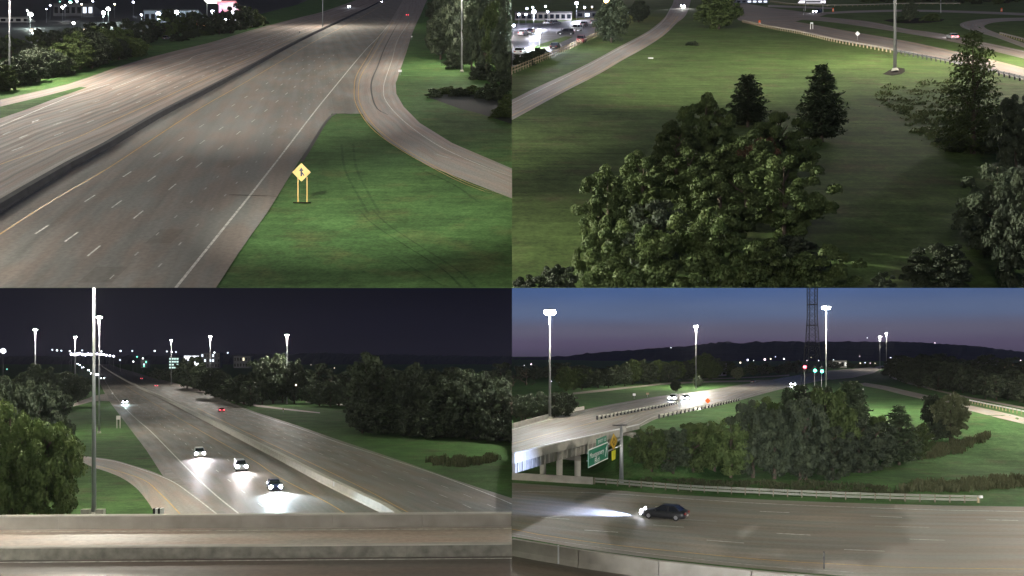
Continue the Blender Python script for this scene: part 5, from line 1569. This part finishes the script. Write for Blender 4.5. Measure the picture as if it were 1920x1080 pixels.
pline('B', [(1100, 962), (1240, 972), (1440, 981), (1600, 985), (1780, 990), (1920, 993)], .075, .22, WHITEF, lh, (6.0, 24.0, 10))
pline('B', [(1000, 969), (1150, 979), (1320, 991), (1514, 1003), (1740, 1012), (1920, 1016)], .075, .26, WHITE, lh, (3.6, 13.8, 1))
pline('B', [(1000, 988), (1160, 998), (1330, 1013), (1540, 1028), (1760, 1037), (1920, 1041)], .075, .26, WHITE, lh, (3.9, 13.8, 6))
pline('B', [(1712, 1031), (1722, 1030)], .08, .12, TAR, lh, name='tar_seam')
# median barrier, near side
barrier('B', px('B', [(960.3, 1040), (1010, 1048), (1050, 1056), (1120, 1068), (1200, 1080), (1300, 1093), (1400, 1104), (1600, 1122)], .05), 'tall pale concrete barrier in the bottom left corner of the lower right view', 1.6, .9, .5, CONC, step=8)
NSH = struct(strip('highway', px('B', [(959.9, 1042), (1050, 1058), (1200, 1082), (1440, 1108), (1600, 1122)], .035), px('B', [(959.9, 1110), (1050, 1120), (1200, 1140), (1440, 1165), (1600, 1180)], .035), R_DECK2, 30))
t = thing('reflector_post', 'white reflector post on top of the barrier in the bottom left corner', 'marker post', gp('B', 1047, 1052, 1.0)); MB().box((0, 0, .6), (.14, .14, 1.7)).build('post', SIGN_W, t)
t = thing('marker_post', 'thin dark post standing in front of the yellow line near the bottom', 'marker post', gp('B', 1545, 1067)); MB().tube((0, 0, 0), (0, 0, 1.65), .07, .06, 8).build('post', DARKM, t)
MB().box((0, 0, 1.35), (.12, .04, .35)).build('reflector', SIGN_W, t)
# guardrail with timber posts
rail_line(px('B', [(1115, 908), (1200, 915), (1300, 923), (1440, 930), (1600, 937), (1750, 941.5), (1836, 943)]), 'long double guardrail along the far edge of the lower right highway', h=1.05, rails=2, spacing=1.9, rail_h=.30, rail_m=mat_plain('weathered_steel', (.22, .23, .19), .6, .3), post_m=mat_plain('grey_timber', (.16, .14, .10), .9))
t = thing('rail_end', 'white flared end of the long guardrail at the right', 'guardrail end', gp('B', 1838, 943)); MB().box((0, -.1, .85), (.5, .3, .34), .4).build('end_plate', SIGN_W, t); MB().box((-.3, 0, .4), (.2, .2, .9)).build('post', TIMBER, t)
barrier('B', px('B', [(960.3, 899), (1010, 901), (1060, 904), (1112, 908)], .05), 'stained concrete wall at the feet of the overpass columns', 1.1, .6, .3, CONC, step=7)
# guardrails of the upper road
gw = mat_plain('pale_rail', (.40, .40, .34), .6, .2)
rail_line(u6([(1236, 785), (1285, 774), (1330, 765), (1385, 752)], 6.0), 'guardrail with dark posts along the near edge of the upper road', h=.95, rail_m=gw, post_m=DARKM, spacing=3.4, post=(.35, .35))
rail_line(u6([(1120, 787), (1160, 779), (1200, 771), (1240, 764), (1272, 757)], 6.05), 'short guardrail ending in the middle of the upper road', h=.85, rail_m=gw, post_m=DARKM, spacing=2.6, post=(.35, .35))
# gantry sign
pp = gp('B', 1165, 905)
t = thing('sign_gantry', 'single post cantilever gantry holding the green exit sign over the highway', 'sign gantry', pp)
s = F / pp.y
top = 8.9
MB().tube((0, 0, 0), (0, 0, top), .36, .22, 12).build('post', GALV, t, True)
arm_d = (gp('B', 1102, 850, 6.0 * 0 + 6.3) - pp); 
E = Vector(((1101 - 960) * 114 / F, 114, 6.5)) - pp
for zz in (6.9, 5.9):
    MB().tube((0, 0, zz), (E.x, E.y, zz - .1), .12, .10, 8).build('arm', GALV, t)
MB().box((-.25, 0, top + .1), (2.0, 1.2, .10), .6).build('solar_panel', BLACK, t)
MB().box((.3, .2, top - .5), (.8, .6, .8), .3).build('control_box', CONC_L, t)
# the sign hangs from the arm
ud = Vector((-E.x, -E.y, 0)).normalized()           # reading direction, towards the post
nrm = Vector((-ud.y, ud.x, 0)); 
if nrm.dot(Vector((0, 0, 0)) - pp) < 0: nrm = -nrm
def arm_pt(fr, z): return pp + Vector((E.x * fr, E.y * fr, z))
fa, fb = 1.02, .48
ca, cb = arm_pt(fa, 0), arm_pt(fb, 0)
t = thing('exit_sign', 'green exit sign with white lettering and arrow hanging from the cantilever', 'road sign', ca + nrm * .25)
Wd = (cb - ca).length
def sp(u, z): return ud * u + Vector((0, 0, z))
zb, zt2 = 4.9, 7.35
MB().prism([sp(0, zb), sp(Wd, zb), sp(Wd, zt2), sp(0, zt2)], -nrm * .08).build('sign_panel', SIGN_G, t)
mb = MB(); bw = .14
for a, b, c, d in ((0, Wd, zb, zb + bw), (0, Wd, zt2 - bw, zt2), (0, bw, zb + bw, zt2 - bw), (Wd - bw, Wd, zb + bw, zt2 - bw)):
    mb.prism([sp(a, c) + nrm * .012, sp(b, c) + nrm * .012, sp(b, d) + nrm * .012, sp(a, d) + nrm * .012], -nrm * .01)
mb.build('white_border', SIGN_W, t)
MB().prism([sp(Wd * .42, zt2 + .03), sp(Wd * .92, zt2 + .03), sp(Wd * .92, zt2 + 1.0), sp(Wd * .42, zt2 + 1.0)], -nrm * .08).build('exit_tab', SIGN_G, t)
Rm = Matrix((ud, Vector((0, 0, 1)), nrm)).transposed().to_4x4()
for s_, u, z, size, sx in (('Montgomery', Wd * .42, 6.35, 1.05, Wd / 7.2), ('Rd', Wd * .42, 5.45, .95, 1.6), ('EXIT 12', Wd * .67, zt2 + .5, .62, Wd * .5 / 2.6)):
    o = from_mesh('lettering', text_mesh(s_, size, SIGN_W), t)
    wd = max(v.co.x for v in o.data.vertices) - min(v.co.x for v in o.data.vertices)
    tgt = {'Montgomery': Wd * .70, 'Rd': Wd * .22, 'EXIT 12': Wd * .40}[s_]
    M = Matrix.Translation(sp(u, z) + nrm * .02) @ Rm @ Matrix.Diagonal((tgt / wd, 1, 1, 1)); o.matrix_local = M
mb = MB()
def ap(a, b): return sp(Wd * .88 + a * Wd / 9, 6.15 + b) + nrm * .02
mb.prism([ap(-.35, -.7), ap(-.10, -.8), ap(.35, .25), ap(.10, .35)], nrm * .01); mb.prism([ap(-.15, .35), ap(.55, .05), ap(.50, .85)], nrm * .01)
mb.build('arrow', SIGN_W, t)
c0 = arm_pt(.30, 0)
t = thing('warning_sign', 'yellow diamond warning sign with small plate hanging beside the green sign', 'road sign', c0 + nrm * .25)
mb = MB(); diamond(mb, (0, 0, 7.0), 1.25, .05, ud * 1.9, Vector((0, 0, 1)), nrm); f_ = mb.build('sign_face', SIGN_Y, t)
mb = MB(); diamond(mb, nrm * .02 + Vector((0, 0, 7.0)), .62, .02, ud * 1.5, Vector((0, 0, 1)), nrm); mb.build('symbol', BLACK, f_)
mb = MB(); diamond(mb, nrm * .03 + Vector((0, 0, 7.0)), .42, .02, ud * 1.5, Vector((0, 0, 1)), nrm); mb.build('symbol_inner', SIGN_Y, f_)
MB().prism([ud * -1.1 + Vector((0, 0, 4.3)), ud * 1.1 + Vector((0, 0, 4.3)), ud * 1.3 + Vector((0, 0, 5.7)), ud * -1.3 + Vector((0, 0, 5.7))], -nrm * .05).build('speed_plate', mat_plain('yellow_green_plate', (.62, .62, .03), .4), t)
# masts of the lower right
def rmast(x, ytop, yb, label, P, **k):
    p = gp('B', x, yb, 6.0); s_ = F / p.y
    return mast(p, (yb - ytop) / s_, label, P, **k)
rmast(1031, 578, 785, 'nearest light mast with a blinding white head left of the overpass', 46000, r=.30, big=1.8, ring=.7, n=8, color=(1, .97, .90))
rmast(1305, 609, 728, 'thin light mast behind the trees in the middle distance', 110000, r=.22, big=.85, ring=.6)
rmast(1549, 572, 770, 'light mast with two bright heads right of the lattice tower', 90000, r=.22, big=1.2, ring=.7, n=4)
rmast(1650, 630, 694, 'left one of the two far light masts', 40000, r=.3, big=1.0, ring=.7)
rmast(1662, 624, 692, 'right one of the two far light masts', 40000, r=.3, big=1.0, ring=.7)
mast(Vector((95, 68, 0)), 30, 'added light mast beyond the right edge beside the lower right highway', 200000)  # added out of view to brighten the lower highway
mast(Vector((133, 190, 5.5)), 26, 'added light mast beyond the right edge on the meadow', 150000)  # unseen mast put in to light the meadow
added_light((6, -14, 0), 19.5, gr(1330, 905), 380000, 20.5, 'added lamp mast behind the camera aimed at the left half of the grove', (.96, .97, 1))  # added unseen lamp, fills the left grove trees from the front
added_light((16, -16, 0), 19.5, gr(1600, 905), 380000, 20.5, 'added lamp mast behind the camera aimed at the right half of the grove', (.96, .97, 1))  # added unseen lamp, fills the right grove trees from the front
added_light((-14, -22, 0), 28, gp('B', 40, 920), 150000, 30, 'added lamp mast behind the camera aimed at the left wood', (1, .97, .84))  # added unseen lamp, fills the left wood from the front
# lattice tower
tb = gp('B', 1523, 706, 6.0); s = F / tb.y
t = thing('lattice_tower', 'tall dark steel lattice pylon rising out of the wood', 'pylon', tb)
Ht = 185 / s
def tw(z): 
    f_ = z / Ht
    return np.interp(f_, [0, .22, .38, .62, .85, 1.0], [15, 11, 9.0, 7.0, 7.2, 7.4]) / s
levels = [0, .08, .16, .24, .31, .38, .45, .52, .59, .66, .73, .80, .87, .94, 1.0]
for sx in (-1, 1):
    for sy in (-1, 1):
        mb = MB()
        for i in range(len(levels) - 1):
            z0, z1 = levels[i] * Ht, levels[i + 1] * Ht
            mb.tube((sx * tw(z0), sy * tw(z0), z0), (sx * tw(z1), sy * tw(z1), z1), .26, .26, 6)
        mb.build('leg', DARKM, t)
for i in range(len(levels) - 1):
    z0, z1 = levels[i] * Ht, levels[i + 1] * Ht; a, b = tw(z0), tw(z1)
    mb = MB()
    for (p, p2) in (((-1, -1), (1, -1)), ((1, -1), (1, 1)), ((1, 1), (-1, 1)), ((-1, 1), (-1, -1))):
        mb.tube((p[0] * a, p[1] * a, z0), (p2[0] * b, p2[1] * b, z1), .11, .11, 4); mb.tube((p2[0] * a, p2[1] * a, z0), (p[0] * b, p[1] * b, z1), .11, .11, 4)
        if i % 3 == 0: mb.tube((p[0] * b, p[1] * b, z1), (p2[0] * b, p2[1] * b, z1), .28, .28, 4)
    mb.build('bracing', DARKM, t)
# traffic signals
for x, y, m_, nm, lab in ((1509, 691, RED_L, 'red', 'traffic signal showing red in front of the pylon'), (1528, 692, GREEN_L, 'green', 'traffic signal showing green right of the pylon foot'), (1541, 693, GREEN_L, 'green', 'second green traffic signal on the mast arm'), ):
    Y_ = 300.0; p = Vector(((x - 960) * Y_ / F, Y_, CZ + (665 - y) / F * Y_))
    t = thing('traffic_signal', lab, 'traffic light', p)
    MB().box((0, .2, 0), (.9, .4, 2.2)).build('housing', BLACK, t)
    bm = bmesh.new(); bmesh.ops.create_icosphere(bm, subdivisions=2, radius=.55); me = bpy.data.meshes.new('lens'); bm.to_mesh(me); bm.free(); me.materials.append(m_)
    from_mesh('lens', me, t, (0, -.15, .55 if nm == 'red' else -.55))
    MB().tube((0, .3, -9), (0, .3, 1.2), .13, .1, 8).build('pole', GALV, t)
# vehicles of the lower right
def u_car(x, y, x2, y2, *a, **k): return car(gp('B', x, y, 6.06), gp('B', x2, y2, 6.06), *a, **k)
u_car(1262, 751, 1235, 760, 'suv', 'white', 'left one of the two oncoming cars on the upper road', head=True, power=2600, lcol=(.66, .78, 1), aim=8, scale=1.1)
u_car(1286, 750, 1262, 757, 'sedan', 'silver', 'right one of the two oncoming cars on the upper road', head=True, power=1500, lcol=(.66, .80, 1), aim=8, scale=1.1)
u_car(1487, 724, 1480, 731, 'suv', 'white', 'oncoming car in front of the pine trees near the crossing', head=True, power=6000, lcol=(.9, .92, 1), aim=4, scale=1.2)
u_car(1412, 718, 1425, 716, 'sedan', 'grey', 'small grey car on the far road')
car(gp('B', 1246, 972, .05), gp('B', 1190, 967, .05), 'sedan', 'black', 'black car driving left on the lower right highway', head=True, power=60000, lcol=(.42, .55, 1), aim=34, scale=1.2, spot=64)
# signs and markers of the upper road
marker('R', 1189, 748, 1.7, 'left pale roadside marker on the grass beyond the upper road', SIGN_W, .9)
marker('R', 1214, 745, 1.5, 'right brownish roadside marker on the grass beyond the upper road', TIMBER, .9)
for x, y in ((1327, 762),):
    t = thing('work_sign', 'small orange red sign with flag on the edge of the upper road', 'road sign', gp('B', x, y, 6.05))
    MB().box((0, 0, .6), (.1, .1, 1.2)).build('post', GALV, t); mb = MB(); diamond(mb, (0, -.06, 1.5), .75, .04); mb.build('sign_face', ORANGE, t)
t = thing('road_sign', 'grey back of a road sign at the end of the short guardrail', 'road sign', gp('B', 1274, 772, 6.05)); s = F / gp('B', 1274, 772, 6.05).y
MB().box((0, 0, 14 / s), (5 / s, .06, 9 / s)).build('sign_face', GALV, t); MB().box((0, .06, 7 / s), (.12, .08, 14 / s)).build('post', GALV, t)
for x, y in ((1510, 720), (1503, 722)):
    t = thing('pole', 'thin %s pole in front of the red signal' % ('right' if x > 1505 else 'left'), 'pole', gp('B', x, y, 6.05)); MB().tube((0, 0, 0), (0, 0, 5.5), .12, .1, 6).build('shaft', DARKM, t)
# distant buildings and lights
block('B', 1561, 1588, 690, 14, 12, 'wide pale lit building behind the crossing', mat_plain('cream_wall', (.5, .48, .42), .7), 5, .8, 1, z=6.0, winm=mat_emit('lit_cream_window', (.95, .95, .85), .9))
block('B', 1345, 1362, 705, 24, 8, 'narrow violet lit gable among the trees', mat_plain('violet_wall', (.30, .28, .36), .7), 2, .3, 2, z=6.0)
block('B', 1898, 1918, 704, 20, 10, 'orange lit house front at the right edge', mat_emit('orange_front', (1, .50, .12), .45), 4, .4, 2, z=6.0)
block('B', 1835, 1880, 690, 16, 12, 'dark house with a lit attic window at the right', WALLD, 5, .4, 2, z=6.0)
block('B', 1200, 1232, 712, 14, 10, 'small house with bluish lights hidden in the trees', WALLD, 5, .5, 1, z=6.0)
DL = [(983, 685, .6), (996, 683, 1.3), (1017, 724, .5), (1034, 715, .5), (1050, 716, .8), (978, 728, .5), (1223, 702, .9), (1180, 712, .9), (1280, 689, .9), (1248, 688, .4), (1258, 652, .8), (1388, 680, 1.6), (1402, 675, 1.7), (1413, 676, .7), (1434, 674, 1.9), (1445, 673, 1.3),
      (1454, 669, .7), (1470, 673, 1.4), (1513, 676, .7), (1521, 670, .7), (1535, 676, .8), (1613, 681, 1.1), (1622, 680, .9), (1632, 681, 1.0), (1641, 681, 1.0), (1670, 671, 1.2), (1701, 669, 1.2), (1626, 633.5, .7), (1563, 675, .9), (1829, 675, .6), (1864, 678, 1.4), (1884, 685, .9), (1914, 676, 1.2), (1917, 690, 1.6), (1612, 668, .6), (1753, 643, .8)]
DVI = mat_emit('far_lamp_blue', (.7, .7, 1), 3.5); DPK = mat_emit('far_lamp_pink', (1, .75, .85), 3.0)
for i, (x, y, sz) in enumerate(sorted(DL)):
    near = y > 700
    dot('B', x, y, ('tiny light number %s from the left along the lower right horizon' % ORD[i]).replace('number ', '') if i < 30 else '%s tiny light from the right along the lower right horizon' % ORD[len(DL) - 1 - i],
        [DVI, DOT_W, DPK, DOT_WW][i % 4], sz * (.5 if near else .62), 420 if near else 900, 'tiny lights of the lower right horizon')
dot('B', 1918, 758, 'bright bluish lamp cut by the right frame edge below the dark wood', mat_emit('lamp_blue_edge', (.75, .8, 1), 12), .8, 260, 'edge lamp')
# trees of the lower right
def R_(specs, what, where, grp, **k): return tree_row('R', specs, what, where, grp, **k)
def rr_row(x0, x1, ya, yb, hp, wp, step, kinds, jy=3): return rowspec(x0, x1, ya, yb, hp, wp, step, kinds, jy)
R_([(985, 786, 52, 50, 'dark'), (1008, 788, 56, 54, 'dark'), (1040, 784, 54, 54, 'dark'), (1060, 782, 50, 44, 'dark'), (968, 784, 46, 40, 'dark')], 'black bush', 'behind the overpass at its far end', 'bushes behind the overpass', keep=keepR2)
R_(rr_row(1060, 1345, 732, 708, (34, 50), (34, 46), 16, ['dark', 'round', 'tall', 'round'], 2), 'tree', 'in the grey wood behind the far road', 'wood behind the far road')
R_([(1330, 706, 34, 36, 'round'), (1315, 708, 40, 40, 'roundp'), (1345, 708, 38, 34, 'dark')], 'taller tree', 'at the right end of the grey wood', 'right end of the grey wood')
R_(rr_row(975, 1360, 712, 702, (18, 30), (34, 50), 24, ['far'], 2), 'tree', 'in the back of the far wood below the ridge', 'far wood below the ridge', keep=keepR2)
R_(rr_row(1375, 1500, 706, 700, (16, 26), (26, 36), 17, ['far', 'farg'], 2), 'low tree', 'between the far road and the town lights', 'low trees by the town lights')
R_(rr_row(1560, 1650, 691, 689, (8, 14), (18, 28), 13, ['far', 'farg'], 1), 'low tree', 'beside the pale lit building', 'low trees by the lit building')
R_([(1267, 734, 24, 22, 'dark'), (1308, 726, 24, 22, 'dark')], 'ball shaped tree', 'on the strip beyond the upper road', 'ball shaped trees')
R_([(1382, 712, 26, 24, 'roundp')], 'pale tree', 'beside the far road', 'pale far road tree')
R_(rr_row(1685, 1960, 712, 752, (42, 56), (44, 62), 18, ['dark', 'tall', 'dark'], 4), 'tree', 'in the dark wood beyond the path on the right', 'dark wood beyond the path')
R_(rr_row(1700, 1960, 722, 764, (34, 50), (40, 54), 21, ['dark', 'dark', 'far'], 3), 'front tree', 'of the dark wood beside the path', 'front of the dark wood')
R_(rr_row(1690, 1960, 700, 712, (30, 44), (50, 70), 26, ['far'], 3), 'back tree', 'of the dark wood under the ridge', 'back of the dark wood')
# central grove
grove = [(1222, 884, 98, 78, 'nearg'), (1262, 888, 100, 84, 'neard'), (1300, 886, 112, 92, 'nearg'), (1340, 884, 112, 84, 'nearg'), (1205, 868, 70, 54, 'neard'), (1370, 896, 128, 96, 'nearg'), (1412, 896, 168, 110, 'neard'),
         (1452, 898, 150, 110, 'neard'), (1476, 880, 172, 86, 'pine'), (1430, 850, 122, 96, 'nearg'), (1510, 900, 180, 120, 'neard'), (1548, 890, 194, 110, 'nearg'), (1590, 878, 180, 100, 'pinefat'), (1538, 850, 150, 90, 'neard'), (1560, 900, 120, 96, 'neard'),
         (1610, 886, 120, 100, 'neard'), (1642, 882, 108, 84, 'neard'), (1605, 840, 140, 70, 'pinefat'), (1686, 872, 124, 90, 'pinefat'), (1722, 862, 80, 60, 'nearg'), (1500, 846, 140, 80, 'pinefat'), (1500, 900, 100, 90, 'neard'), (1650, 850, 84, 60, 'nearg')]
grove = [(x, y, h * .92, w, k) for (x, y, h, w, k) in grove]
R_(grove, 'tree', 'in the big grove between overpass and meadow', 'big grove trees')
R_([(1782, 826, 98, 66, 'roundp'), (1752, 808, 72, 46, 'dark'), (1756, 826, 50, 44, 'bush')], 'tree', 'of the three standing apart right of the grove', 'trees right of the grove')
reeds(gr, [(1690, 922), (1710, 908), (1760, 904), (1790, 906), (1850, 900), (1880, 896), (1970, 894), (1970, 914), (1860, 918), (1780, 924)], 4500, .8, 'tall brownish reed belt behind the end of the guardrail', REED)
reeds(gr, [(1725, 862), (1745, 838), (1800, 828), (1850, 812), (1862, 818), (1830, 836), (1790, 852), (1750, 860)], 2600, .9, 'pale dry reed patch on the meadow right of the grove', REED, seed=2)
reeds(gr, [(1180, 912), (1210, 898), (1330, 902), (1440, 905), (1560, 905), (1690, 915), (1690, 930), (1440, 925), (1230, 914)], 5000, .45, 'rough grass strip between guardrail and grove', m=mat_leaf('rough_grass', (.04, .06, .025), (.075, .075, .035)), seed=3)

# ------------------------------------------------------------------ night air
HZ = bpy.data.materials.new('night_haze'); HZ.use_nodes = True
hn = HZ.node_tree; hn.nodes.clear()
ho = hn.nodes.new('ShaderNodeOutputMaterial'); hv = hn.nodes.new('ShaderNodeVolumePrincipled')
hv.inputs['Color'].default_value = (.85, .87, 1, 1); hv.inputs['Density'].default_value = .00003; hv.inputs['Anisotropy'].default_value = .2
hn.links.new(hv.outputs[0], ho.inputs['Volume'])
hz = MB().box((0, 1700, 400), (9000, 4200, 802)).build('haze', HZ)
stuff(hz)
